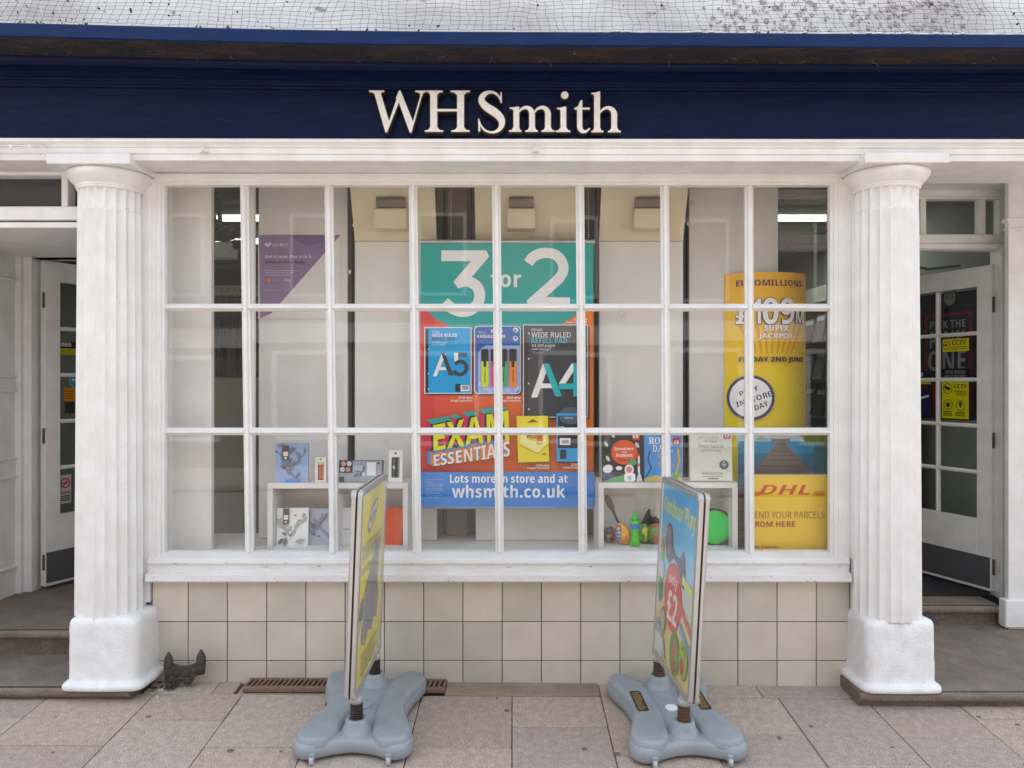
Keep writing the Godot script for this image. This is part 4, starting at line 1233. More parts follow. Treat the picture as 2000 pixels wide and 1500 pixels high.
	p.rect(1089, 811, 1144, 903, "2a2a2c"); p.rect(1086, 808, 1141, 900, "3b9bd0"); p.rect(1089, 811, 1138, 874, "24262b"); p.disc(1113, 811.5, 22, 17, "4a5668", 0, 24); p.rect(1086, 806.8, 1141, 811, "3b9bd0"); p.text("WHSmith", 1101, 1118, 813.5, 817.5, "c8ccd0", true, true); p.text("100", 1091, 1101, 832, 837, "e2e0dc"); p.text("RECORD CARDS", 1091, 1118, 839, 843, "e2e0dc"); p.rect(1092.5, 854.5, 1113, 868, "e2e6e8")
	for k in 8: p.rect(1096 + k * 1.8, 858, 1096.9 + k * 1.8 + (k % 3) * 0.2, 865, "222222"); p.z -= 0.0003
	p.rect(1093, 877, 1105, 895, "15202c")
	p.text("£3.99 when", 1046, 1072, 905, 910, white); p.text("bought separately", 1030, 1072, 910.5, 915.5, white); p.text("£3.50 when", 1115, 1142, 903.5, 909, white); p.text("bought separately", 1100, 1142, 909.5, 914.5, white)
	# foot of the banner
	p.rect(821, 920, 1159, 988, "1b76c4")
	p.text("Lots more in store and at", 880, 1107, 924, 941, "e6e8ea"); p.text("whsmith.co.uk", 884, 1103, 945, 970, "e6e8ea")
	var small := ["Lowest priced item", "is free.", "All items must be", "purchased in the", "same transaction.", "Not in conjunction", "with any other", "offer. Subject to", "availability."]
	for k in small.size(): p.text(small[k], 833.5, 833.5 + small[k].length() * 1.9, 933.0 + k * 4.4, 936.4 + k * 4.4, "a8cce8", false)
	print_on(p, "print", o, moved(0, 0, 0.0))

# ------------------------------------------------------------------ other posters in the window
func window_posters() -> void:
	# purple payment poster on the left board
	var z := -0.494
	var s := (D - z) / F
	var o := thing("payment_poster", "faded purple pay-in-six poster with a slanting white corner on the left back board", "poster", Vector3(X(585, z), Y(540, z), z))
	part("sheet", bx(Vector3(0, 0, -0.002), Vector3(162 * s, 165 * s, 0.002)), M.board, o)
	var p := Pr.new(Vector2(585, 540), s, 1.0)
	p.shape([506, 459, 665, 459, 530, 612, 508, 622], "8a7698")
	p.shape([560, 459, 665, 459, 655, 470, 600, 480], "77658c")
	p.stroke(pp([518.5, 475, 523.5, 480, 529, 474]), 4, "d8cfd8"); p.stroke(pp([517, 477, 523.5, 482, 530, 475]), 2, "d8cfd8")
	p.text("LAYBUY", 532, 563, 475, 481.5, "c9bfcb"); p.text("Get it now. Pay it in 6.", 518, 610, 498, 506, "ddd6dd"); p.text("Interest-free. Easy.", 518, 596, 508.5, 517, "3a2b52")
	for k in 3: p.rect(518, 528 + k * 4.3, 585 - k * 9, 529.5 + k * 4.3, "b7a8bd")
	p.disc(521, 548, 3.4, 3.2, "c8412c", 0, 16); p.disc(525, 548, 3.2, 3.2, "d8902e", 0, 16); p.text("Pay", 556, 568, 545, 551, "d8d0d8"); p.rect(533, 546.5, 538, 550, "a08fb0"); p.rect(543, 547, 551, 549.5, "a08fb0"); p.text("laybuy.com", 518, 543, 565, 569, "c9bfcb", false)
	print_on(p, "print", o, moved(0, 0, 0))
	# curved lottery standee
	z = -0.40
	s = (D - z) / F
	o = thing("lottery_standee", "tall curved orange lottery jackpot standee near the right end of the window", "standee", Vector3(X(1505, z), 0.63, z))
	var R := 0.34
	var hw := 0.262
	var top := Y(531, z) - 0.63
	var b := Mb.new()
	b.smooth(1)
	var a0 := hw / R
	for i in 24:
		var a := lerpf(-a0, a0, i / 24.0)
		var c := lerpf(-a0, a0, (i + 1) / 24.0)
		for r in [[R, 1.0], [R - 0.004, -1.0]]:
			var q := [Vector3(sin(a) * r[0], 0, cos(a) * r[0] - R), Vector3(sin(c) * r[0], 0, cos(c) * r[0] - R), Vector3(sin(c) * r[0], top, cos(c) * r[0] - R), Vector3(sin(a) * r[0], top, cos(a) * r[0] - R)]
			if r[1] > 0: b.quad(q[0], q[1], q[2], q[3])
			else: b.quad(q[1], q[0], q[3], q[2])
		b.quad(Vector3(sin(a) * R, top, cos(a) * R - R), Vector3(sin(c) * R, top, cos(c) * R - R), Vector3(sin(c) * (R - 0.004), top, cos(c) * (R - 0.004) - R), Vector3(sin(a) * (R - 0.004), top, cos(a) * (R - 0.004) - R))
	part("card", b.mesh(), M.board, o)
	p = Pr.new(Vector2(1502, 531.0 + top / s), s, 1.25)
	p.bend = R
	var e := hw / s
	for k in 16: p.rect(1502 - e, 531 + k * 20.0, 1502 + e, 531 + (k + 1) * 20.0 + (120.0 if k == 15 else 0.0), Color("eda014").lerp(Color("f6bf14"), minf(1.0, k / 11.0))); p.z -= 0.0003
	p.z += 0.0004
	for k in 9:
		var x := 1440.0 + k * 16.0
		p.shape([x, 632, x + 7, 632, 1502 + (x - 1502) * 0.62 + 3, 690, 1502 + (x - 1502) * 0.62, 690], "c98a1e")
	p.text("EUROMILLIONS", 1437, 1574, 546, 558, "4a1a3a"); for d in [[-1.4, -1.0], [1.4, -1.0], [-1.4, 1.6], [1.4, 1.6]]:
		for q in [["£", 1437.0, 1464.0, 603.0, 632.0], ["1", 1469.0, 1483.0, 583.0, 632.0], ["0", 1486.0, 1516.0, 582.0, 633.0], ["9", 1520.0, 1550.0, 582.0, 633.0], ["M", 1554.0, 1576.0, 606.0, 630.0]]: p.text(q[0], q[1] + d[0], q[2] + d[0], q[3] + d[1], q[4] + d[1], "33204a")
	for q in [["£", 1437.0, 1464.0, 603.0, 632.0], ["1", 1469.0, 1483.0, 583.0, 632.0], ["0", 1486.0, 1516.0, 582.0, 633.0], ["9", 1520.0, 1550.0, 582.0, 633.0], ["M", 1554.0, 1576.0, 606.0, 630.0]]: p.text(q[0], q[1], q[2], q[3], q[4], "e2ddd8"); p.text("SUPER", 1489, 1537, 635, 646, "e8e4dc"); p.text("JACKPOT", 1478, 1546, 651, 663, "e8e4dc"); p.text("FRIDAY 2ND JUNE", 1443, 1574, 697, 709, "3a1836")
	p.disc(1464, 777, 44, 44, "272a58"); p.disc(1464, 777, 38.5, 38.5, "e4e2e0")
	p.textq("PLAY", Vector2(1443, 765), Vector2(1476, 752), Vector2(1479, 762), Vector2(1446, 774), "272a58"); p.textq("IN STORE", Vector2(1437, 786), Vector2(1500, 763), Vector2(1503, 773), Vector2(1440, 796), "272a58"); p.textq("TODAY", Vector2(1452, 799), Vector2(1494, 783), Vector2(1497, 792), Vector2(1455, 809), "272a58")
	print_on(p, "print", o, Transform3D())
	# pier poster
	z = -0.28
	s = (D - z) / F
	o = thing("pier_poster", "blue sea and timber pier poster below the lottery standee", "poster", Vector3(X(1530, z), Y(960, z), z))
	part("sheet", bx(Vector3(0, 0, -0.003), Vector3(178 * s, 232 * s, 0.004)), M.white, o)
	p = Pr.new(Vector2(1530, 960), s, 1.0)
	p.rect(1441, 844, 1619, 1076, "1f6a8c"); p.rect(1441, 844, 1619, 862, "9fc0cc"); p.rect(1441, 862, 1619, 885, "2a86ac"); p.shape([1560, 850, 1619, 846, 1619, 868, 1575, 866], "6f7a3a")
	p.shape([1517, 864, 1533, 864, 1619, 960, 1619, 1076, 1441, 1076, 1441, 960], "6f6660")
	for k in 16:
		var t := pow(k / 16.0, 1.6)
		p.rect(lerpf(1517, 1441, minf(1.0, t * 2.1)), 866 + t * 208, lerpf(1533, 1619, minf(1.0, t * 2.1)), 867.2 + t * 208 + t * 1.2, "544b46"); p.z -= 0.00028
	p.z += 0.0004
	p.shape([1500, 858, 1524, 846, 1548, 857], "b8b2a8"); p.rect(1506, 857, 1543, 863, "6a6a64"); p.shape([1474, 859, 1488, 852, 1504, 859], "a89a84"); p.rect(1590, 868, 1619, 930, "1c5f66")
	print_on(p, "print", o, moved(0, 0, 0))
	# parcel sign
	z = -0.13
	s = (D - z) / F
	o = thing("parcel_sign", "bright yellow parcel sign with red lettering standing in the bottom right corner of the window", "sign", Vector3(X(1542, z), Y(1010, z), z))
	var bb := Mb.new()
	bb.box(Vector3(0, 0, -0.012), Vector3(162 * s, 166 * s, 0.022), 0.004)
	part("board", bb.mesh(), M.cap, o)
	p = Pr.new(Vector2(1542, 1010), s, 1.0)
	p.rrect(1462, 928, 1621, 1092, 2, "ddb81e")
	var red := "b83a20"
	p.textq("DHL", Vector2(1493, 947), Vector2(1588, 947), Vector2(1580, 966), Vector2(1482, 966), red)
	for k in 3:
		p.shape([1467 + k * 2, 960 + k * 2.8, 1486 - k * 1.4, 960 + k * 2.8, 1485 - k * 1.4, 961.6 + k * 2.8, 1467 + k * 2, 961.6 + k * 2.8], red); p.shape([1591 - k * 1.5, 960 + k * 2.8, 1610, 960 + k * 2.8, 1610, 961.6 + k * 2.8, 1590 - k * 1.5, 961.6 + k * 2.8], red)
	p.text("SEND YOUR PARCELS", 1466, 1610, 999, 1012, "8a6420", false); p.text("FROM HERE", 1466, 1553, 1018, 1029, "a3321c"); p.text("DHL Express", 1466, 1520, 1065, 1072, "a3321c")
	print_on(p, "print", o, moved(0, 0, 0.0))

# ------------------------------------------------------------------ display cubes and what stands on and in them
func cube(x0: float, x1: float, y0: float, y1: float, z0: float, z1: float, split: float, label: String) -> Node3D:
	var o := thing("display_box", label, "display box", Vector3((x0 + x1) / 2, y0, z0), "white display boxes in the window")
	var t := 0.028
	var w := x1 - x0
	var h := y1 - y0
	var d := z0 - z1
	part("side", bx(Vector3(-w / 2 + t / 2, h / 2, -d / 2), Vector3(t, h - 2 * t, d), 0.001), M.board, o)
	part("side", bx(Vector3(w / 2 - t / 2, h / 2, -d / 2), Vector3(t, h - 2 * t, d), 0.001), M.board, o)
	part("top", bx(Vector3(0, h - t / 2, -d / 2), Vector3(w, t, d), 0.001), M.board, o)
	part("base", bx(Vector3(0, t / 2, -d / 2), Vector3(w, t, d), 0.001), M.board, o)
	part("back", bx(Vector3(0, h / 2, -d + 0.004), Vector3(w - 2 * t, h - 2 * t, 0.006)), M.board, o)
	if split != 0.0: part("divider", bx(Vector3(split - (x0 + x1) / 2, h / 2, -d / 2), Vector3(t, h - 2 * t, d - 0.01), 0.001), M.board, o)
	return o
const ZB := -0.12
func display_cubes() -> void:
	cube(X(522, ZB), X(797, ZB), 0.631, Y(944, ZB), ZB, -0.36, X(655, ZB), "white two-compartment display box holding stationery on the left of the window")
	cube(X(1169, ZB), X(1441, ZB), 0.631, Y(943, ZB), ZB, -0.36, 0.0, "white open display box holding garden toys on the right of the window")

# a leaning flat item; base centre in photograph pixels at depth z, with print in its own pixels
func flat_item(called: String, label: String, category: String, px: float, py: float, z: float, w: float, h: float, thick: float, lean: float, turn: float, m: Material, pr_fill: Callable, group := "") -> Node3D:
	var s := (D - z) / F
	var o := thing(called, label, category, Vector3(X(px, z), Y(py, z), z), group)
	o.rotation = Vector3(-lean, turn, 0)
	part("body", bx(Vector3(0, h * s / 2, -thick / 2 - 0.0004), Vector3(w * s, h * s, thick), minf(0.002, thick * 0.3)), m, o)
	var p := Pr.new(Vector2(0, 0), s)
	p.flip = true
	p.gain = 1.1
	pr_fill.call(p)
	print_on(p, "cover_print", o, moved(0, 0, 0.0))
	return o
func leaf(p: Pr, x: float, y: float, l: float, a: float, col) -> void:
	var u := Vector2.from_angle(a)
	var v := u.orthogonal()
	var pts := PackedVector2Array()
	for i in 9: pts.append(Vector2(x, y) + u * l * i / 8.0 + v * sin(PI * i / 8.0) * l * 0.24)
	for i in range(7, 0, -1): pts.append(Vector2(x, y) + u * l * i / 8.0 - v * sin(PI * i / 8.0) * l * 0.24)
	p.poly(pts, col)
	p.line(PackedVector2Array([Vector2(x, y), Vector2(x, y) + u * l]), 0.5, Color("4a5468"))
func sprigs(p: Pr, w: float, h: float, sd: int, col, stem) -> void:
	var r := RandomNumberGenerator.new()
	r.seed = sd
	for k in 3:
		var q := PackedVector2Array()
		var x := r.randf_range(-w * 0.3, w * 0.3)
		var y := r.randf_range(h * 0.08, h * 0.5)
		for i in 5: q.append(Vector2(clampf(x + i * w * 0.10 * (1 if k % 2 else -1), -w * 0.42, w * 0.42), clampf(y + i * h * 0.09, 0, h * 0.9)))
		p.line(q, 0.9, stem)
		for i in 5: leaf(p, q[i].x, q[i].y, minf(w * 0.24, (w * 0.46 - absf(q[i].x)) * 1.6 + 4.0), r.randf_range(0.6, 2.5), col)
	leaf(p, -w * 0.15, h * 0.35, w * 0.2, 2.6, stem)
	leaf(p, -w * 0.1, h * 0.33, w * 0.12, 0.3, "8a4a5c")
func band(p: Pr, x: float, y: float, w: float, h: float) -> void:
	p.rect(x, y, x + w, y - h, "4a3c3c"); p.rect(x + w * 0.15, y - h * 0.42, x + w * 0.85, y - h * 0.72, "d8d0c8"); p.disc(x + w * 0.5, y - h * 0.86, w * 0.2, w * 0.2, "c8bcb0", 0, 12)

func cube_goods() -> void:
	var zt := -0.16
	var yt := 943.5
	# left box, on top
	flat_item("notebook", "tall blue notebook with dark leaves standing at the left end of the left box", "notebook", 570, yt, zt, 63, 78, 0.02, 0.05, 0.12, M.kick, func(p: Pr):
		p.rect(-31.5, 0.3, 31.5, 78, "8ca3c4"); sprigs(p, 63, 78, 3, "66788f", "3d4556"); leaf(p, -8, 60, 18, 0.5, "596a80"); leaf(p, -26, 72, 14, 0.2, "6a7b92"); band(p, -18, 73, 13, 28); p.rect(-12, 1, 16, 7, "3a86c8"))
	flat_item("pen_pack", "small white pack of two orange pens beside the blue notebook", "pen pack", 626, yt, zt, 21, 50, 0.012, 0.06, 0.05, M.white, func(p: Pr):
		p.rrect(-10.3, 0.3, 10.3, 50, 2, "d6d6d2"); p.rect(-5.5, 6, 6, 41, "2c2a2c"); p.rect(-3, 8, 0.5, 40, "c0632c"); p.rect(1.6, 8, 5, 40, "b85a26"); p.rect(-4.5, 36, 5.4, 41, "c9b890"); p.shape([-2, 46, 0, 48, 2, 46, 0, 45], "333333"))
	flat_item("gift_set", "wide grey stationery gift set with round tins on the left box", "gift set", 704, yt - 0.5, zt, 86, 44, 0.03, 0.1, -0.02, M.kick, func(p: Pr):
		p.rect(-43, 0.3, 43, 44, "3c434c"); p.rect(-41.5, 2, 41.5, 42.5, "8a95a2"); p.rect(-41.5, 19, -16, 42.5, "2e343c")
		for q in [[-34, 37, "c98a80"], [-23, 37, "b8c4d0"], [-36, 26, "b4c4bc"], [-25, 26, "c07c74"]]: p.disc(q[0], q[1], 4.8, 4.8, q[2], 0, 18)
		for k in 4: leaf(p, -14 + k * 6, 12 + (k % 2) * 9, 13, 0.4 + k * 0.3, "606c7a")
		p.rect(-14, 24, 4, 34, "a6b0ba"); p.rect(12, 14, 30, 40, "d4d6d8"); p.shape([32, 38, 35, 41, 38, 38, 35, 36], "333a44"); p.rect(4, 13, 9, 20, "d0d0cc"); p.rect(-41, 2, -32, 12, "24282e"))
	flat_item("pen_pack", "taller white pen pack with a dark window at the right end of the left box", "pen pack", 772, yt - 0.5, zt, 28, 63, 0.014, 0.06, -0.1, M.white, func(p: Pr):
		p.rrect(-13.6, 0.3, 13.6, 63, 1.5, "dcdcda"); p.rrect(-8, 10, 8, 50, 2, "33383a"); p.rect(-6, 12, -1, 48, "4c5a50"); p.rect(0, 12, 4, 48, "22262c"); p.rect(5, 12, 7, 48, "8a8a88"); p.disc(-3, 30, 2, 4, "b8c0bc", 0.4, 12); p.rect(-5, 11, -2, 14, "b8482c"); p.shape([-3, 57, 0, 60, 3, 57, 0, 55.5], "333a44"))
	# left box, inside
	var yi := 1073.0
	var zi := -0.17
	var sn := flat_item("spiral_notebook", "white spiral notebook printed with grey leaves inside the left box", "notebook", 570, yi, zi, 61, 80, 0.018, 0.12, 0.06, M.white, func(p: Pr):
		p.rect(-30.5, 0.3, 30.5, 80, "d9dcda"); sprigs(p, 61, 78, 8, "aab0ae", "6a7078"); leaf(p, -26, 10, 16, 0.9, "5c6470"); leaf(p, -14, 6, 18, 1.4, "6a727e"); leaf(p, 6, 14, 20, 0.2, "a0a6a8"); band(p, -18, 79, 12, 30); p.disc(6, 66, 3, 1.6, "b84c44", 0.6, 10); p.disc(16, 56, 3, 2, "c05a50", 0.2, 10))
	var sz := (D - zi) / F
	for k in 15: part("wire_ring", Mb.new().lathe([[0.0035, -0.0012], [0.0035, 0.0012]], 8, Transform3D(Basis.from_euler(Vector3(0, 0, 0)), Vector3(-31 * sz, (4 + k * 5.1) * sz, -0.006))).mesh(), M.kick, sn)
	flat_item("notebook", "grey-blue notebook with a bird print leaning inside the left box", "notebook", 625, yi + 1.0, zi - 0.02, 60, 80, 0.02, 0.14, -0.1, M.kick, func(p: Pr):
		p.rect(-30, 0.3, 30, 80, "9aa2b2"); sprigs(p, 58, 78, 21, "7a8296", "4c5264"); leaf(p, -10, 40, 16, 2.2, "6c4456"); leaf(p, 2, 60, 15, 0.8, "6f788c"))
	flat_item("writing_pad", "white writing pad half hidden behind the yellow pavement sign", "writing pad", 682, yi, zi - 0.05, 30, 80, 0.02, 0.1, 0.0, M.white, func(p: Pr): p.rect(-15, 0.3, 15, 80, "d4d6d8"); p.rect(-15, 38, 10, 40, "8a8f98"))
	var k2 := 0
	for q in [[763.0, 0.0, "front orange notebook of the stack in the left box", "c9573a"], [771.0, -0.035, "middle brown notebook of the stack in the left box", "6a4a40"], [777.0, -0.06, "rearmost dark notebook of the stack in the left box", "5a443c"]]:
		var col: String = q[3]
		flat_item("notebook", q[2], "notebook", q[0], yi - 1.0, zi - 0.03 + q[1], 44, 80, 0.014, 0.10, -0.12, mat(Color(col), 0.5), func(p: Pr):
			p.rect(-22, 0.3, 22, 80, col)
			if k2 == 0: band(p, -20, 78, 9, 32), "orange notebooks stacked in the left box")
		k2 += 1
	# right box, on top: three children's books
	flat_item("book", "black space quiz book with an orange disc and an astronaut", "book", 1217, yt - 2, zt, 84, 90, 0.02, 0.06, 0.04, M.white, func(p: Pr):
		p.rrect(-42, 0.3, 42, 96, 3, "26262e"); p.disc(3, 58, 26, 24, "d9562c", 0, 40); p.text("Questions", -17, 21, 68, 61, "f0ece4"); p.text("and", -2, 7, 60, 57, "f0ece4"); p.text("Answers", -14, 19, 56, 49, "f0ece4"); p.text("Space", -11, 14, 46, 39, "2a2420", false)
		p.shape([-40, 0.5, 10, 0.5, 4, 14, -16, 10, -38, 2], "58a060"); p.shape([-40, 0.5, -38, 2, -16, 10, -40, 34, -41, 34], "3c4668"); p.disc(-30, 26, 10, 8, "e6e4e0", 0.3, 20); p.disc(-8, 27, 6.5, 4, "e2e0dc", 0, 18); p.disc(19, 38, 8.5, 6, "3f9a78", 0, 18)
		p.disc(12, 24, 9, 10, "e4e2e2", 0, 24); p.disc(12, 24, 6, 6.5, "c98a70", 0, 20); p.rrect(2, 1, 24, 17, 4, "e4e2e2"); p.rect(9, 5, 16, 12, "a8b0c4"); p.rect(29, 18, 33, 50, "e6e2da"); p.shape([29, 50, 31, 58, 33, 50], "d9562c"); p.rect(29, 30, 33, 36, "d98a3c"); p.shape([25, 1, 30, 18, 33, 18, 38, 1], "c8ccd8")
		for q in [[-33, 74], [28, 72], [-30, 46], [-20, 92]]: p.disc(q[0], q[1], 3.2, 6, "c9c9c4", 0.5, 14)
		p.shape([16, 96, 34, 96, 32, 82, 20, 82], "c8483c"); p.text("£6", 20, 31, 94, 86, "f0e8e0"), "children's books on the right display box")
	flat_item("book", "blue children's book with large white capitals beside the space book", "book", 1294, yt - 3, zt - 0.01, 76, 90, 0.024, 0.06, -0.05, M.white, func(p: Pr):
		p.rect(-37, 0.3, 38, 96, "4f92cc"); p.text("ROALD", -26, 30, 86, 73, "f2f0ea", true, true); p.text("DAHL", -19, 20, 71, 58, "f2f0ea", true, true); p.text("HEROES", -10, 16, 54, 47, "d8a83c"); p.text("AND", -4, 8, 44, 41, "d8a83c"); p.text("VILLAINS", -10, 22, 37, 30, "d8a83c")
		p.shape([-37, 0.5, 38, 0.5, 38, 8, 20, 14, 4, 7, -12, 12, -37, 6], "c8b45c"); p.shape([18, 2, 30, 6, 38, 20, 30, 22, 20, 14], "6f9a58"); p.line(pp([-32, 8, -22, 26, -28, 44, -24, 60]), 2.2, "2c3450"); p.line(pp([26, 14, 32, 40, 30, 66]), 4, "d9a23c")
		p.rect(21, 86, 34, 71, "b8283c"); p.text("£8", 23, 32, 80, 73, "f4ecec"), "children's books on the right display box")
	flat_item("book", "cream storybook with fine italic lettering at the right end of the right box", "book", 1389, yt - 4, zt, 82, 88, 0.022, 0.06, -0.04, M.white, func(p: Pr):
		p.rect(-41, 0.3, 41, 95, "d2d2c6"); p.text("Peter Rabbit", -24, 16, 88, 83, "8a948c", false, true); p.text("The Tale of", -12, 12, 80, 75, "6a706a", false, true); p.text("Peter Rabbit", -24, 25, 72, 64, "7a8078", false, true); p.text("and Other Stories", -19, 20, 62, 58, "6a706a", false, true); p.text("BEATRIX POTTER", -18, 23, 17, 12.5, "6a6c66", false, true); p.rect(-18, 9.5, 23, 8.5, "8a8c84"); p.rect(-6, 6.5, 14, 3.5, "8a8c84")
		p.disc(25, 32, 9, 9, "4a5668", 0, 16); p.disc(25, 32, 6, 6, "6a7688", 0, 16); p.text("14", 22, 28, 34, 30, "d8dcd8"); p.rect(25, 95, 38, 83, "b03040"); p.text("£8", 27, 36, 91, 85, "f4ecec")
		for k in 16: p.disc(-38 + (k * 29) % 76, 4 + (k * 37) % 84, 2.2, 1.2, "c0c2b6", k, 8), "children's books on the right display box")
	garden_toys()

func ball(at: Vector3, r: float, m: Material, called: String, label: String, group := "") -> Node3D:
	var o := thing(called, label, "ball", at, group)
	var sm := SphereMesh.new()
	sm.radius = r; sm.height = r * 2; sm.radial_segments = 32; sm.rings = 16
	part("body", sm, m, o)
	return o
func blobs(a: Color, c: Color, d: Color, sd: int) -> StandardMaterial3D:
	var g := Gradient.new()
	g.offsets = PackedFloat32Array([0.0, 0.42, 0.46, 0.58, 0.62])
	g.colors = PackedColorArray([a, a, c, c, d])
	var m := tri_tex(mat(Color.WHITE, 0.4), Vector3(6, 6, 6), false)
	m.albedo_texture = colour_tex(128, noise_bytes(128, 0.03, sd, 2), g)
	return m
func garden_toys() -> void:
	var z := -0.23
	var base := 0.661
	var s := (D - z) / F
	var r := 0.043
	ball(Vector3(X(1191, z - 0.03), base + r, z - 0.03), r, blobs(Color("2c3a70"), Color("8a2c38"), Color("c9a030"), 41), "play_ball", "small red and navy ball at the left end of the toy box", "balls in the toy box")
	ball(Vector3(X(1256, z - 0.02), base + 0.051, z - 0.02), 0.051, blobs(Color("4e9a2c"), Color("6fb030"), Color("c8c42c"), 42), "play_ball", "bright green ball behind the bubble bottle", "balls in the toy box")
	ball(Vector3(X(1279, z), base + 0.054, z), 0.054, blobs(Color("4e8a38"), Color("6a9a48"), Color("c8483c"), 43), "play_ball", "green ball with red patches beside the bubble bottle", "balls in the toy box")
	# whistling foam football with a finned tail
	var o := thing("foam_football", "orange and yellow foam football with a dark tail fin leaning left in the toy box", "toy", Vector3(X(1217, z + 0.03), base, z + 0.03))
	var tilt := Transform3D(Basis.from_euler(Vector3(0.1, 0, 0.42)), Vector3(0, 0.06, 0))
	var b := Mb.new()
	b.smooth(1)
	b.lathe([[0.002, -0.062], [0.021, -0.054], [0.035, -0.034], [0.042, -0.008], [0.039, 0.020], [0.026, 0.046], [0.010, 0.064], [0.004, 0.068]], 24, tilt)
	part("body", b.mesh(), blobs(Color("e0a820"), Color("e2912a"), Color("d8702c"), 44), o)
	b = Mb.new()
	b.smooth(1)
	b.lathe([[0.007, 0.06], [0.006, 0.10], [0.008, 0.145]], 10, tilt)
	part("tail", b.mesh(), M.rubber, o)
	b = Mb.new()
	b.extrude(curve(vv([-0.004, 0.13, 0.012, 0.15, 0.019, 0.18, 0.014, 0.215, 0.0, 0.232, -0.014, 0.215, -0.019, 0.18, -0.012, 0.15]), true, 4), -0.004, 0.004, tilt)
	part("fin", b.mesh(), mat(srgb(0.07, 0.05, 0.042), 0.5), o)
	var p := Pr.new(Vector2.ZERO, 1.0)
	p.flip = true
	p.rect(-0.012, -0.02, 0.014, 0.05, "1f5a9c"); p.disc(0.0, 0.035, 0.008, 0.008, "d8b82c", 0, 14); p.disc(0.002, 0.012, 0.008, 0.007, "d8b82c", 0, 14); p.rect(-0.008, -0.01, 0.01, -0.004, "9cc0e0")
	print_on(p, "swing_tag", o, Transform3D(Basis(), Vector3(-0.03, 0.06, 0.038)))
	# bubble bottle
	o = thing("bubble_bottle", "green bubble bottle with a pointed cap in the middle of the toy box", "bottle", Vector3(X(1240, z + 0.06), base, z + 0.06))
	b = Mb.new()
	b.smooth(1)
	b.lathe([[0.024, 0.0], [0.026, 0.003], [0.025, 0.03], [0.020, 0.06], [0.024, 0.078], [0.026, 0.10], [0.025, 0.128], [0.016, 0.138], [0.014, 0.145]], 24)
	var gm := mat(Color(0.30, 0.78, 0.16), 0.2)
	gm.backlight_enabled = true
	gm.backlight = Color(0.1, 0.3, 0.04)
	part("bottle_body", b.mesh(), gm, o)
	b = Mb.new()
	b.smooth(1)
	b.lathe([[0.021, 0.138], [0.021, 0.156], [0.010, 0.166], [0.0065, 0.186], [0.003, 0.196]], 20)
	part("cap", b.mesh(), mat(Color(0.18, 0.72, 0.24), 0.35), o)
	b = Mb.new()
	b.lathe([[0.0268, 0.092], [0.0268, 0.120]], 24, Transform3D(), false)
	part("label_band", b.mesh(), mat(Color(0.2, 0.45, 0.75), 0.4), o)
	# black toy launcher behind the balls
	o = thing("toy_launcher", "black plastic toy with jagged fins behind the green balls", "toy", Vector3(X(1262, z - 0.075), base + 0.03, z - 0.075))
	b = Mb.new()
	b.extrude(PackedVector2Array(vv([-0.06, 0.03, -0.02, 0.075, 0.005, 0.13, 0.02, 0.145, 0.022, 0.11, 0.045, 0.095, 0.055, 0.105, 0.072, 0.085, 0.078, 0.05, 0.05, 0.03])), -0.012, 0.012)
	part("body", b.mesh(), M.rubber, o)
	# catch disc with green fabric face
	o = thing("catch_disc", "round green catch pad with a black rim in the toy box", "toy", Vector3(X(1396, z + 0.02), base + 0.092, z + 0.02))
	o.rotation = Vector3(-0.12, 0, 0)
	b = Mb.new()
	b.smooth(1)
	b.lathe([[0.096, -0.010], [0.102, -0.006], [0.102, 0.004], [0.097, 0.008]], 48, Transform3D(Basis.from_euler(Vector3(PI / 2, 0, 0)), Vector3.ZERO))
	part("rim", b.mesh(), M.rubber, o)
	b = Mb.new()
	b.smooth(1)
	b.lathe([[0.09, 0.008], [0.088, 0.010], [0.05, 0.013], [0.004, 0.014]], 48, Transform3D(Basis.from_euler(Vector3(PI / 2, 0, 0)), Vector3.ZERO))
	part("face", b.mesh(), mat(Color(0.16, 0.80, 0.32), 0.9), o)
	b = Mb.new()
	for k in 40:
		var a := rng.randf_range(-1.3, 0.2)
		var q := Vector3(cos(a), sin(a), 0)
		b.tube(PackedVector3Array([q * rng.randf_range(0.075, 0.095) + Vector3(0, 0, 0.014), q * 0.1 + Vector3(rng.randf_range(-0.02, 0.02), rng.randf_range(-0.03, 0.01), 0.02), q * 0.1 + Vector3(rng.randf_range(-0.03, 0.03), rng.randf_range(-0.05, -0.01), 0.016)]), 0.0008, 4)
	part("netting", b.mesh(), M.wire, o).set_meta("kind", "stuff")

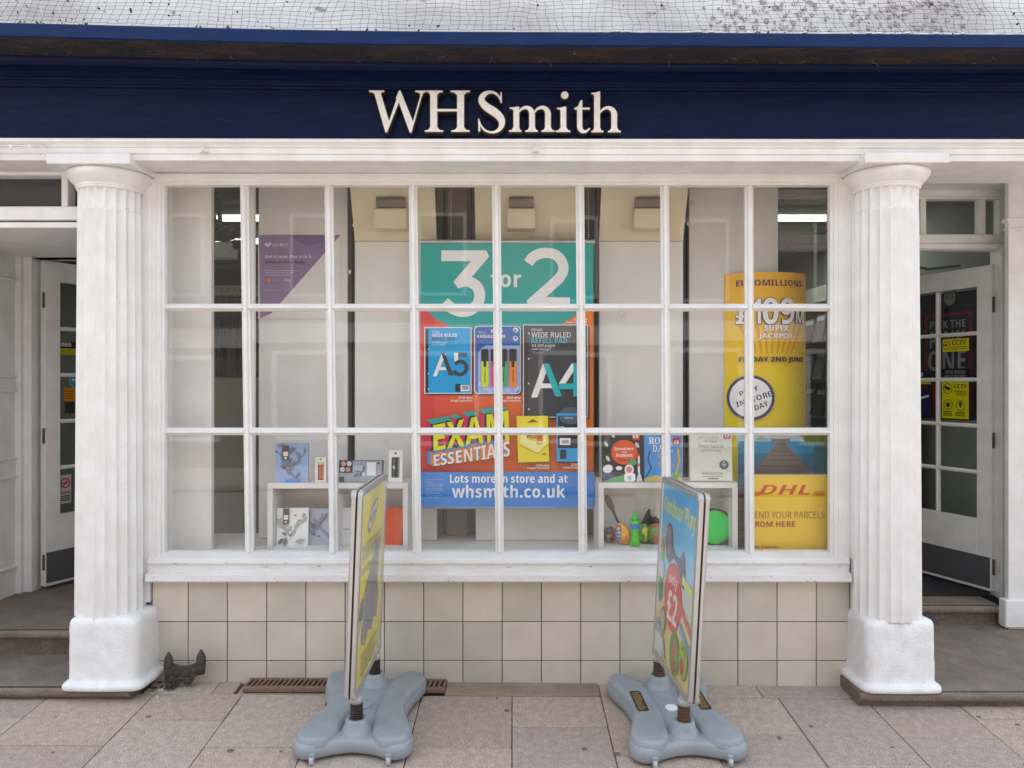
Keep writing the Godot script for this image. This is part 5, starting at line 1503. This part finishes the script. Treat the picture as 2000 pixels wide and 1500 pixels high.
# ------------------------------------------------------------------ pavement signs
func pavement_sign(label: String, at: Vector3, turn: float, lean: float, right: bool, board_z: float, board_x: float) -> Node3D:
	var o := thing("pavement_sign", label, "pavement sign", at, "pavement signs outside the window")
	o.rotation = Vector3(atan(SLOPE), turn, 0)
	# hollow water-filled base
	var half := [0.0, 0.288, 0.07, 0.300, 0.125, 0.322, 0.175, 0.342, 0.222, 0.330, 0.252, 0.285, 0.246, 0.215, 0.214, 0.12, 0.190, 0.02, 0.198, -0.08, 0.226, -0.17, 0.248, -0.25, 0.240, -0.31, 0.200, -0.338, 0.150, -0.335, 0.09, -0.305]
	var ctrl := vv(half)
	ctrl.append(Vector2(0, -0.29))
	for i in range(15, 0, -1): ctrl.append(Vector2(-half[i * 2], half[i * 2 + 1]))
	var b := Mb.new()
	b.smooth(1)
	b.puff(curve(ctrl, true, 5), [[0.02, 0.012], [0.006, 0.018], [0.0, 0.030], [0.0, 0.052], [0.003, 0.065], [0.010, 0.075], [0.020, 0.079], [0.03, 0.080]])
	var base := part("base", b.mesh(), M.plastic, o)
	for sx in [-1.0, 1.0]:
		var pad := []
		for q in vv([0.062, 0.05, 0.066, 0.16, 0.082, 0.26, 0.125, 0.318, 0.195, 0.322, 0.237, 0.28, 0.236, 0.21, 0.204, 0.115, 0.180, 0.02, 0.188, -0.075, 0.216, -0.165, 0.238, -0.245, 0.230, -0.302, 0.190, -0.325, 0.135, -0.31, 0.090, -0.23, 0.066, -0.08]): pad.append(Vector2(q.x * sx, q.y))
		b = Mb.new()
		b.smooth(1)
		b.puff(curve(pad, true, 5), [[-0.004, 0.069], [-0.001, 0.083], [0.002, 0.092], [0.006, 0.098], [0.013, 0.1015], [0.022, 0.103]])
		var pm := part("water_tank", b.mesh(), M.plastic, base)
		if right:
			var p := Pr.new(Vector2.ZERO, 1.0)
			p.flip = true
			p.rrect(-0.095, -0.027, 0.095, 0.027, 0.012, "2b2a29"); p.text("WHSmith", -0.082, 0.082, 0.018, -0.016, "b08a50", false, true)
			part("name_plate", p.mesh(), M.paper, base, Transform3D(Basis(Vector3(0, 0, 1), Vector3(1, 0, 0), Vector3(0, 1, 0)), Vector3(0.145 * sx, 0.1042, -0.03)) if sx < 0 else Transform3D(Basis(Vector3(0, 0, -1), Vector3(-1, 0, 0), Vector3(0, 1, 0)), Vector3(0.145 * sx, 0.1042, -0.03)))
	for zz in [0.2, -0.235]:
		b = Mb.new()
		b.smooth(1)
		b.lathe([[0.080, 0.073], [0.064, 0.084], [0.051, 0.104], [0.047, 0.124], [0.044, 0.130], [0.039, 0.133], [0.030, 0.132], [0.028, 0.126]], 28, moved(0, 0, zz))
		part("spring_socket", b.mesh(), M.plastic, base)
		var q := PackedVector3Array()
		for i in 7 * 14 + 1:
			var a := TAU * i / 14.0
			q.append(Vector3(cos(a) * 0.0235, 0.128 + i * 0.075 / 98.0, zz + sin(a) * 0.0235))
		b = Mb.new()
		b.smooth(1)
		b.tube(q, 0.0047, 6)
		part("spring", b.mesh(), M.rust if right else M.steel, o)
		b = Mb.new()
		b.smooth(1)
		b.lathe([[0.018, 0.13], [0.018, 0.2], [0.029, 0.202], [0.029, 0.222], [0.024, 0.228]], 20, moved(0, 0, zz))
		part("spring_cap", b.mesh(), M.cap, o)
		b = Mb.new()
		b.box(Vector3(0, 0.243, zz), Vector3(0.034, 0.05, 0.05), 0.005)
		part("bracket", b.mesh(), M.cap, o)
	b = Mb.new()
	var rg := []
	for l in [[0.028, 0.078], [0.028, 0.085], [0.024, 0.088]]:
		var r := PackedVector3Array()
		for i in 32:
			var a := TAU * i / 32.0
			var k: float = l[0] * (1.0 + 0.06 * cos(a * 10.0))
			r.append(Vector3(cos(a) * k, l[1], sin(a) * k))
		rg.append(r)
	b.loft(rg)
	part("filler_cap", b.mesh(), M.white if right else M.plastic, o)
	for sx in [-0.16, 0.16]:
		b = Mb.new()
		b.smooth(1)
		b.lathe([[0.012, -0.009], [0.019, -0.007], [0.019, 0.007], [0.012, 0.009]], 20, Transform3D(Basis.from_euler(Vector3(0, 0, PI / 2)), Vector3(sx, 0.019, 0.342)))
		var w := part("caster", b.mesh(), M.cap, o)
		part("caster_fork", bx(Vector3(sx, 0.036, 0.334), Vector3(0.026, 0.03, 0.03), 0.004), M.plastic, w)
	# double snap-frame board
	var bw := 0.63
	var bh := 0.886
	var bt := Transform3D(Basis.from_euler(Vector3(-atan(SLOPE), 0, 0)) * Basis.from_euler(Vector3(0, 0, lean)), Vector3(board_x, 0.235, board_z))
	for sx in [-1.0, 1.0]:
		var fr := Node3D.new()
		fr.name = "snap_frame"
		o.add_child(fr, true)
		fr.transform = bt * moved(sx * 0.0135, 0, 0)
		for k in 4:
			var vert := k < 2
			var l := (bh if vert else bw) - 0.044
			var prof := [[-0.0155, -0.009], [0.0155, -0.009], [0.0155, 0.003], [0.012, 0.008], [0.004, 0.011], [-0.004, 0.011], [-0.012, 0.008], [-0.0155, 0.003]]
			b = Mb.new()
			var c := Vector3(0, bh / 2, (bw / 2 - 0.0155) * (1 if k == 0 else -1)) if vert else Vector3(0, 0.0155 if k == 2 else bh - 0.0155, 0)
			if sx > 0: b.bar(c - (Vector3.UP if vert else Vector3.BACK) * l / 2, c + (Vector3.UP if vert else Vector3.BACK) * l / 2, prof, Vector3.FORWARD if vert else Vector3.UP, Vector3.RIGHT)
			else: b.bar(c - (Vector3.UP if vert else Vector3.BACK) * l / 2, c + (Vector3.UP if vert else Vector3.BACK) * l / 2, prof, Vector3.BACK if vert else Vector3.DOWN, Vector3.LEFT)
			part("rail", b.mesh(), M.alu, fr)
		for cy in [0.0, 1.0]:
			for cz in [-1.0, 1.0]:
				b = Mb.new()
				var arc := PackedVector2Array()
				for i in 7:
					var a := PI / 2 * i / 6.0
					arc.append(Vector2(cos(a) * 0.024, sin(a) * 0.024))
				arc.append(Vector2(0, 0.0)); arc.append(Vector2(0.0, -0.0))
				arc = PackedVector2Array()
				for i in 7:
					var a := PI / 2 * i / 6.0
					arc.append(Vector2(cos(a) * 0.031 - 0.008, sin(a) * 0.031 - 0.008))
				arc.append(Vector2(-0.009, 0.023)); arc.append(Vector2(-0.009, -0.009)); arc.append(Vector2(0.023, -0.009))
				var xf := Transform3D(Basis(Vector3(0, 0, cz), Vector3(0, 1 if cy > 0 else -1, 0), Vector3(1, 0, 0)), Vector3(0, (bh - 0.0235) if cy > 0 else 0.0235, cz * (bw / 2 - 0.0235)))
				if xf.basis.determinant() < 0: xf.basis.z = -xf.basis.z
				b.extrude(arc, -0.0098, 0.0118 if (xf.basis.z.x * sx) > 0 else 0.0098, xf)
				part("corner_cap", b.mesh(), M.cap, fr)
		part("backing_sheet", bx(Vector3(0, bh / 2, 0), Vector3(0.004, bh - 0.03, bw - 0.03)), M.board, fr)
	part("core", Mb.new().box(Vector3(0, bh / 2, 0), Vector3(0.006, bh - 0.02, bw - 0.02), 0.0, bt).mesh(), M.steel, o)
	return o

func pavement_signs() -> void:
	# left: yellow cycling poster
	var lx := -0.675
	var lz := 0.40
	var o := pavement_sign("grey-blue pavement sign with a yellow cycling poster, left of the two signs", Vector3(lx, gy(lx, lz), lz), 0.0, -0.038, false, 0.005, -0.006)
	var bt := Transform3D(Basis.from_euler(Vector3(-atan(SLOPE), 0, 0)) * Basis.from_euler(Vector3(0, 0, -0.038)), Vector3(-0.006, 0.235, 0.005))
	var p := Pr.new(Vector2.ZERO, 1.0, 1.0)
	p.flip = true
	p.rect(-0.285, 0.03, 0.285, 0.856, "ddd01c")
	for k in 8: p.rect(-0.285 + k * 0.07125, 0.03, -0.285 + (k + 1) * 0.07125, 0.856, Color("e0d21a").lerp(Color("d8cc50"), k / 7.0)); p.z -= 0.0003
	p.z += 0.0003
	p.shape([-0.14, 0.70, -0.05, 0.775, 0.09, 0.805, 0.09, 0.75, 0.05, 0.71, -0.09, 0.66], "3c4a66"); p.shape([-0.12, 0.70, -0.05, 0.763, 0.075, 0.792, 0.075, 0.755, 0.04, 0.722, -0.08, 0.677], "d4d6da"); p.textq("NEW", Vector2(-0.08, 0.735), Vector2(0.05, 0.765), Vector2(0.045, 0.735), Vector2(-0.085, 0.70), "3c4a66")
	p.text("TOUR DE FRANCE", -0.24, 0.23, 0.635, 0.56, "8f8a5c"); p.text("THE OFFICIAL RACE GUIDE", -0.24, 0.15, 0.535, 0.505, "8f8a5c")
	p.shape([-0.19, 0.20, -0.19, 0.36, -0.10, 0.46, -0.02, 0.50, 0.05, 0.56, 0.13, 0.60, 0.18, 0.52, 0.16, 0.42, 0.2, 0.30, 0.17, 0.21, 0.1, 0.24, 0.04, 0.19, -0.04, 0.22, -0.11, 0.17], "6b6a78"); p.disc(0.17, 0.56, 0.03, 0.04, "8a8a90", 0, 18)
	p.shape([-0.27, 0.32, -0.235, 0.39, -0.19, 0.41, -0.19, 0.31], "4c4a44"); p.shape([-0.285, 0.24, -0.19, 0.33, -0.19, 0.29, -0.285, 0.19], "dedcd0")
	p.textq("ENDURANCE", Vector2(-0.185, 0.19), Vector2(-0.185, 0.40), Vector2(-0.125, 0.42), Vector2(-0.125, 0.19), "a7a6ac")
	for k in 3: p.rect(0.02 + k * 0.035, 0.30, 0.028 + k * 0.035, 0.45, "8f8e98")
	for k in 4: p.rect(-0.19, 0.145 - k * 0.026, 0.20 - (k % 2) * 0.07, 0.135 - k * 0.026, "8f8a5c")
	var pm := print_on(p, "poster", o, bt * Transform3D(Basis.from_euler(Vector3(0, PI / 2, 0)), Vector3(0.0162, 0.0, 0)))
	pm.set_meta("label", "yellow cycling poster in the frame")
	part("clear_cover", bx(Vector3(0.0235, 0.443, 0), Vector3(0.0008, 0.84, 0.59)), M.cover, o, bt)
	# right: outdoor play poster
	lx = 0.735
	lz = 0.40
	var turn := 0.055
	o = pavement_sign("grey-blue pavement sign with an Outdoor Play poster and name plates, right of the two signs", Vector3(lx, gy(lx, lz), lz), turn, -0.055, true, 0.02, 0.002)
	bt = Transform3D(Basis.from_euler(Vector3(-atan(SLOPE), 0, 0)) * Basis.from_euler(Vector3(0, 0, -0.055)), Vector3(0.002, 0.235, 0.02))
	p = Pr.new(Vector2.ZERO, 1.0, 1.0)
	p.flip = true
	for k in 20:
		var t := k / 19.0
		var c := Color("2f97cc").lerp(Color("a8cce0"), minf(1.0, (1.0 - t) * 2.0)) if t > 0.5 else Color("d9c07c").lerp(Color("b8cdd0"), clampf((t - 0.2) / 0.3, 0, 1))
		p.rect(-0.285, 0.03 + t * 0.785, 0.285, 0.03 + t * 0.785 + 0.0414, c); p.z -= 0.0003
	p.z += 0.0004
	p.textq("Outdoor Play", Vector2(-0.255, 0.80), Vector2(0.265, 0.80), Vector2(0.265, 0.69), Vector2(-0.255, 0.70), "d8d23c")
	p.poly(curve(vv([-0.19, 0.63, -0.14, 0.685, -0.08, 0.66, -0.06, 0.60, -0.02, 0.565, 0.06, 0.56, 0.11, 0.60, 0.15, 0.56, 0.16, 0.50, 0.14, 0.44, 0.10, 0.46, 0.04, 0.51, -0.04, 0.535, -0.10, 0.50, -0.17, 0.52]), true, 5), "565660")
	p.disc(-0.13, 0.60, 0.045, 0.065, "8a7480", 0.3, 24)
	p.disc(-0.235, 0.53, 0.035, 0.05, "8ab04c", 0, 20); p.disc(-0.235, 0.56, 0.02, 0.035, "c8823c", 0, 16)
	p.disc(-0.02, 0.36, 0.145, 0.155, "c94444", 0, 44); p.disc(-0.02, 0.36, 0.136, 0.146, "cf5450", 0, 44)
	p.text("only", -0.09, 0.05, 0.465, 0.40, "e8d8d8"); p.text("£2", -0.10, 0.065, 0.385, 0.245, "e8d8d8")
	p.disc(-0.235, 0.35, 0.04, 0.07, "4c8c5c", 0.1, 22); p.rect(-0.26, 0.40, -0.19, 0.48, "c6d2da")
	p.shape([0.12, 0.50, 0.28, 0.47, 0.28, 0.435, 0.12, 0.46], "d8d47c"); p.shape([0.12, 0.37, 0.28, 0.30, 0.28, 0.265, 0.12, 0.335], "c86468"); p.shape([0.12, 0.29, 0.28, 0.22, 0.28, 0.185, 0.12, 0.25], "5c9ccc")
	p.disc(-0.16, 0.215, 0.05, 0.065, "8a8478", 0, 24); p.disc(-0.16, 0.215, 0.03, 0.045, "b0a898", 0, 20); p.poly(curve(vv([-0.28, 0.19, -0.2, 0.17, -0.12, 0.12, -0.10, 0.05, -0.28, 0.05]), true, 4), "9aaeb0")
	p.rect(-0.28, 0.04, -0.14, 0.13, "c8d0c8"); p.disc(0.06, 0.13, 0.075, 0.095, "5c8a4c", 0.1, 28); p.disc(0.07, 0.15, 0.03, 0.035, "c85048", 0, 18); p.disc(0.2, 0.15, 0.065, 0.085, "7ca040", 0, 28); p.disc(0.19, 0.12, 0.03, 0.035, "b84440", 0, 18); p.disc(0.06, 0.07, 0.03, 0.03, "a05848", 0, 18); p.disc(0.2, 0.19, 0.03, 0.02, "c8c838", 0, 16)
	for k in 14: p.line(pp([-0.24 + k * 0.038, 0.03, -0.245 + k * 0.038, 0.055 + (k % 3) * 0.012]), 0.004, "a8a058")
	pm = print_on(p, "poster", o, bt * Transform3D(Basis.from_euler(Vector3(0, -PI / 2, 0)), Vector3(-0.0162, 0.0, 0)))
	pm.set_meta("label", "faded Outdoor Play poster in the frame")
	part("clear_cover", bx(Vector3(-0.0235, 0.443, 0), Vector3(0.0008, 0.84, 0.59)), M.cover, o, bt)

# ------------------------------------------------------------------ boot scraper, grates, litter
func street_bits() -> void:
	var z := 0.075
	var s := (D - z) / F / 15.0
	var ox := X(300, z)
	var oy := Y(1260, z)
	var o := thing("boot_scraper", "old cast iron boot scraper with two turret knobs beside the left plinth", "boot scraper", Vector3(ox, oy, z))
	var poly := PackedVector2Array()
	for q in curve(vv([330, 640, 480, 590, 600, 560, 680, 600, 800, 622, 920, 618, 1060, 590, 1190, 552, 1270, 520, 1400, 540, 1500, 540, 1490, 640, 1440, 740, 1340, 860, 1200, 940, 1150, 1040, 1090, 1130, 960, 1130, 860, 1060, 760, 1090, 700, 1160, 660, 1240, 640, 1330, 380, 1330, 375, 1150, 345, 960, 370, 800, 320, 700]), true, 3): poly.append(Vector2(q.x * s, -q.y * s))
	var b := Mb.new()
	b.extrude(poly, -0.011, 0.011)
	part("scraper_plate", b.mesh(), M.iron, o)
	b = Mb.new()
	b.smooth(1)
	for q in [[440.0, 600.0, 0.0], [1390.0, 520.0, 0.0]]:
		var x: float = q[0] * s
		var y: float = -q[1] * s
		b = Mb.new()
		b.smooth(1)
		b.lathe([[0.018, -0.055], [0.022, -0.02], [0.0235, 0.0], [0.026, 0.004], [0.022, 0.012], [0.0225, 0.030], [0.019, 0.034], [0.019, 0.042], [0.0155, 0.046], [0.013, 0.054], [0.0075, 0.056], [0.0085, 0.062], [0.006, 0.067], [0.002, 0.068]], 20, moved(x, y, 0))
		part("knob", b.mesh(), M.iron, o)
	b = Mb.new()
	b.smooth(1)
	for q in [[500.0, 760.0, 0.020], [560.0, 960.0, 0.022], [700.0, 800.0, 0.016], [1000.0, 800.0, 0.016], [1240.0, 720.0, 0.018], [1040.0, 1000.0, 0.016], [480.0, 1150.0, 0.020]]:
		b.lathe([[q[2], 0.0], [q[2] * 0.9, 0.006], [q[2] * 0.5, 0.011], [0.001, 0.012]], 14, Transform3D(Basis.from_euler(Vector3(PI / 2, 0, 0)), Vector3(q[0] * s, -q[1] * s, 0.009)))
	var arc := PackedVector3Array()
	for i in 14:
		var a := lerpf(PI * 1.05, -0.25, i / 13.0)
		arc.append(Vector3((820 + cos(a) * 190) * s, -(1090 - sin(a) * 150) * s, 0.012))
	b.tube(arc, 0.008, 8)
	part("scroll", b.mesh(), M.iron, o)
	part("foot", Mb.new().box(Vector3(500 * s, -1310 * s, 0), Vector3(0.06, 0.03, 0.05), 0.008).mesh(), M.iron, o)
	# terracotta ventilation grates at the foot of the wall
	for q in [[481.0, 664.0, 18, "long terracotta grate with slanting slots in the pavement left of the yellow sign"], [826.0, 871.0, 4, "short terracotta grate just right of the yellow sign's base"]]:
		var x0 := X(q[0], 0.06)
		var x1 := X(q[1], 0.06)
		var cx := (x0 + x1) / 2
		var w := x1 - x0
		var g := thing("vent_grate", q[3], "vent grate", Vector3(cx, gy(cx, 0.06) + 0.002, 0.06), "terracotta grates at the foot of the tiled wall")
		g.rotation.x = atan(SLOPE)
		part("pit", bx(Vector3(0, 0.003, 0), Vector3(w, 0.006, 0.11)), M.dark, g)
		part("front_rail", bx(Vector3(0, 0.012, 0.046), Vector3(w, 0.026, 0.024), 0.004), M.terracotta, g)
		part("back_rail", bx(Vector3(0, 0.012, -0.05), Vector3(w, 0.024, 0.014), 0.003), M.terracotta, g)
		var nb: int = q[2]
		for k in nb + 1:
			part("slat", bx(Vector3(0, 0, 0), Vector3(0.0135, 0.016, 0.088), 0.003), M.terracotta, g, Transform3D(Basis.from_euler(Vector3(0, -0.12, 0)), Vector3(-w / 2 + 0.008 + (w - 0.016) * k / nb, 0.0145, -0.004)))
	# litter
	for q in [[314.0, 1349.0, 0.010, "white pebble lying in front of the boot scraper"], [303.0, 1336.0, 0.006, "tiny white pebble tucked against the left plinth"], [307.0, 1362.0, 0.005, "crumb of white paint on the slab below the left plinth"]]:
		var d: float = 2639.0 / (q[1] - 650.0)
		var zz := D - d
		var x := X(q[0], zz)
		var pb := Mb.new()
		pb.smooth(1)
		pb.lathe([[q[2] * 0.6, 0.0], [q[2], q[2] * 0.3], [q[2] * 0.9, q[2] * 0.6], [q[2] * 0.4, q[2] * 0.85]], 12, Transform3D(Basis.from_scale(Vector3(1.3, 1, 0.9)), Vector3.ZERO))
		var st := part("pebble", pb.mesh(), M.white, self, moved(x, gy(x, zz) + 0.0, zz))
		st.set_meta("label", q[3]); st.set_meta("category", "pebble")
	var lf := Mb.new()
	for i in 26:
		var x := rng.randf_range(-1.85, -1.70)
		var zz := rng.randf_range(0.01, 0.12)
		var c := Vector3(x, gy(x, zz) + 0.006, zz)
		var a := rng.randf() * TAU
		var l := rng.randf_range(0.006, 0.014)
		lf.quad(c + Vector3(cos(a), 0.1, sin(a)) * l, c + Vector3(cos(a + 1.9), 0.5, sin(a + 1.9)) * l * 0.6, c - Vector3(cos(a), 0.1, sin(a)) * l, c - Vector3(cos(a + 1.9), -0.1, sin(a + 1.9)) * l * 0.6)
	var lm := part("leaf_litter", lf.mesh(), mat(srgb(0.055, 0.035, 0.025), 0.8), self)
	lm.set_meta("kind", "stuff"); lm.set_meta("label", "dry leaf scraps gathered in the corner beside the left plinth"); lm.set_meta("category", "litter")
	var gu := Mb.new()
	for i in 34:
		var x := rng.randf_range(-2.3, 2.4)
		var zz := rng.randf_range(0.16, 1.2)
		var r := rng.randf_range(0.005, 0.013)
		gu.lathe([[r, 0.0], [r * 0.95, 0.001], [r * 0.5, 0.0016]], 11, Transform3D(Basis.from_euler(Vector3(atan(SLOPE), 0, 0)) * Basis.from_scale(Vector3(rng.randf_range(0.8, 1.4), 1, 1)), Vector3(x, gy(x, zz) + 0.0012, zz)))
	var gg := part("chewing_gum", gu.mesh(), mat(srgb(0.14, 0.125, 0.115), 0.8), self)
	gg.set_meta("kind", "stuff"); gg.set_meta("label", "flattened dark spots of old chewing gum on the paving slabs"); gg.set_meta("category", "gum")
	var gb := Mb.new()
	for i in 60:
		var x := rng.randf_range(-2.2, 2.3)
		var zz := rng.randf_range(0.15, 0.75)
		var r := rng.randf_range(0.0015, 0.0035)
		gb.box(Vector3(x, gy(x, zz) + 0.001, zz), Vector3(r * 2, r, r * 1.6), r * 0.2)
	var gm := part("grit", gb.mesh(), M.spike, self)
	gm.set_meta("kind", "stuff"); gm.set_meta("label", "scattered specks of pale grit on the paving slabs"); gm.set_meta("category", "grit")

# ------------------------------------------------------------------ things inside the shop
func shop_fittings() -> void:
	# wall fan
	var zf := -1.7
	var s := (D - zf) / F
	var o := thing("wall_fan", "dark caged fan on a tilted arm seen through the left gap in the window", "fan", Vector3(X(447, zf), Y(470, zf), zf))
	o.basis = Basis.looking_at(-Vector3(0.62, -0.58, 0.42), Vector3.UP).scaled(Vector3.ONE * 1.2)
	var b := Mb.new()
	b.smooth(1)
	for r in [0.13, 0.105, 0.08, 0.055, 0.03]:
		var q := PackedVector3Array()
		for i in 33: q.append(Vector3(cos(TAU * i / 32.0) * r, sin(TAU * i / 32.0) * r, 0.035 * sqrt(maxf(0.0, 1.0 - pow(r / 0.135, 2)))))
		b.tube(q, 0.0028, 5)
	for i in 24:
		var a := TAU * i / 24.0
		b.tube(PackedVector3Array([Vector3(cos(a) * 0.02, sin(a) * 0.02, 0.036), Vector3(cos(a) * 0.09, sin(a) * 0.09, 0.027), Vector3(cos(a) * 0.132, sin(a) * 0.132, 0.0), Vector3(cos(a) * 0.1, sin(a) * 0.1, -0.03)]), 0.0022, 4)
	part("cage", b.mesh(), M.kick, o)
	for k in 4:
		b = Mb.new()
		b.extrude(curve(vv([0.015, -0.012, 0.07, -0.045, 0.115, -0.03, 0.11, 0.02, 0.05, 0.018]), true, 3), -0.002, 0.002, Transform3D(Basis.from_euler(Vector3(0.35, 0, TAU * k / 4)), Vector3.ZERO))
		part("blade", b.mesh(), M.kick, o)
	b = Mb.new()
	b.smooth(1)
	b.lathe([[0.035, -0.14], [0.04, -0.13], [0.042, -0.04], [0.03, -0.02]], 16, Transform3D(Basis.from_euler(Vector3(PI / 2, 0, 0)), Vector3.ZERO))
	part("motor", b.mesh(), M.interior, o)
	b = Mb.new()
	b.tube(PackedVector3Array([Vector3(0, 0, -0.1), Vector3(-0.03, 0.12, -0.16), Vector3(-0.05, 0.3, -0.2)]), 0.014, 8)
	part("arm", b.mesh(), M.interior, o)
	# gift wrap stand
	var z := -1.9
	s = (D - z) / F
	o = thing("gift_wrap_stand", "grey gift wrap stand full of dark rolls behind the left gap in the window", "display stand", Vector3(X(457, z), 0.155, z))
	var w := 100.0 * s
	var y0 := Y(738, z) - 0.155
	var y1 := Y(556, z) - 0.155
	part("counter", bx(Vector3(0, y0 / 2, -0.1), Vector3(w, y0, 0.4), 0.004), M.interior, o)
	part("back_panel", bx(Vector3(0, (y0 + y1) / 2, -0.2), Vector3(w, y1 - y0, 0.03)), M.carpet, o)
	part("header", bx(Vector3(0, y1 - 0.045, 0.0), Vector3(w, 0.08, 0.03), 0.003), M.interior, o)
	var p := Pr.new(Vector2.ZERO, 1.0)
	p.flip = true
	p.text("GIFT WRAP", -0.10, 0.20, y1 - 0.028, y1 - 0.060, "2a2c2c", false)
	print_on(p, "lettering", o, moved(0, 0, 0.0155))
	var cols := ["2c3040", "38343c", "22262c", "4a4448", "30384a", "262628", "3c3c48"]
	for k in 12:
		b = Mb.new()
		b.smooth(1)
		b.lathe([[0.013, y0 + 0.01], [0.013, lerpf(y0, y1, 0.66)]], 10, moved(-w / 2 + 0.02 + k * w / 12.0, 0, -0.10 + 0.03 * (k % 3)))
		part("wrap_roll", b.mesh(), mat(Color(cols[k % 7]), 0.35), o)
	for k in 9: part("bow", bx(Vector3(-w / 2 + 0.03 + k * w / 9.0, y1 - 0.125, -0.05), Vector3(0.03, 0.04, 0.04), 0.012), mat(Color(cols[(k * 3) % 7]).lightened(0.12), 0.4), o)
	# magazine rack along the right wall
	o = thing("magazine_rack", "magazine rack with rows of covers along the right wall of the shop", "magazine rack", Vector3(3.1, 0.155, -3.4))
	part("back_panel", bx(Vector3(0.12, 1.1, 0), Vector3(0.04, 2.2, 2.6)), M.dark, o)
	part("header", bx(Vector3(0.02, 2.28, 0), Vector3(0.04, 0.16, 2.6), 0.003), M.interior, o)
	p = Pr.new(Vector2.ZERO, 1.0)
	p.flip = true
	p.text("TV LISTINGS", -0.1, 0.5, 0.045, -0.035, "232526", false)
	print_on(p, "lettering", o, Transform3D(Basis.from_euler(Vector3(0, -PI / 2, 0)), Vector3(-0.0015, 2.28, 0)))
	for r in 5:
		part("shelf", bx(Vector3(0.0, 0.3 + r * 0.37, 0), Vector3(0.22, 0.02, 2.6), 0.002), M.dark, o)
		for k in 9:
			var h := rng.randf_range(0.26, 0.3)
			var c := Color.from_hsv(rng.randf(), rng.randf_range(0.05, 0.35), rng.randf_range(0.15, 0.5))
			var mg := part("magazine", bx(Vector3.ZERO, Vector3(0.012, h, 0.22)), mat(c, 0.3), o, Transform3D(Basis.from_euler(Vector3(0, 0, -0.2)), Vector3(0.0, 0.31 + r * 0.37 + h / 2, -1.16 + k * 0.285)))
			mg.set_meta("label", "magazine cover on the rack")
			part("title_block", bx(Vector3(-0.0075, h * 0.36, 0), Vector3(0.002, h * 0.16, 0.18)), mat(c.inverted().lightened(0.3), 0.4), mg)
	b = Mb.new()
	b.smooth(1)
	b.tube(PackedVector3Array([Vector3(-0.32, 0.0, 1.2), Vector3(-0.32, 1.75, 1.2), Vector3(-0.29, 1.86, 1.2), Vector3(-0.2, 1.9, 1.2), Vector3(0.1, 1.9, 1.2)]), 0.012, 10)
	part("chrome_upright", b.mesh(), M.alu, o)
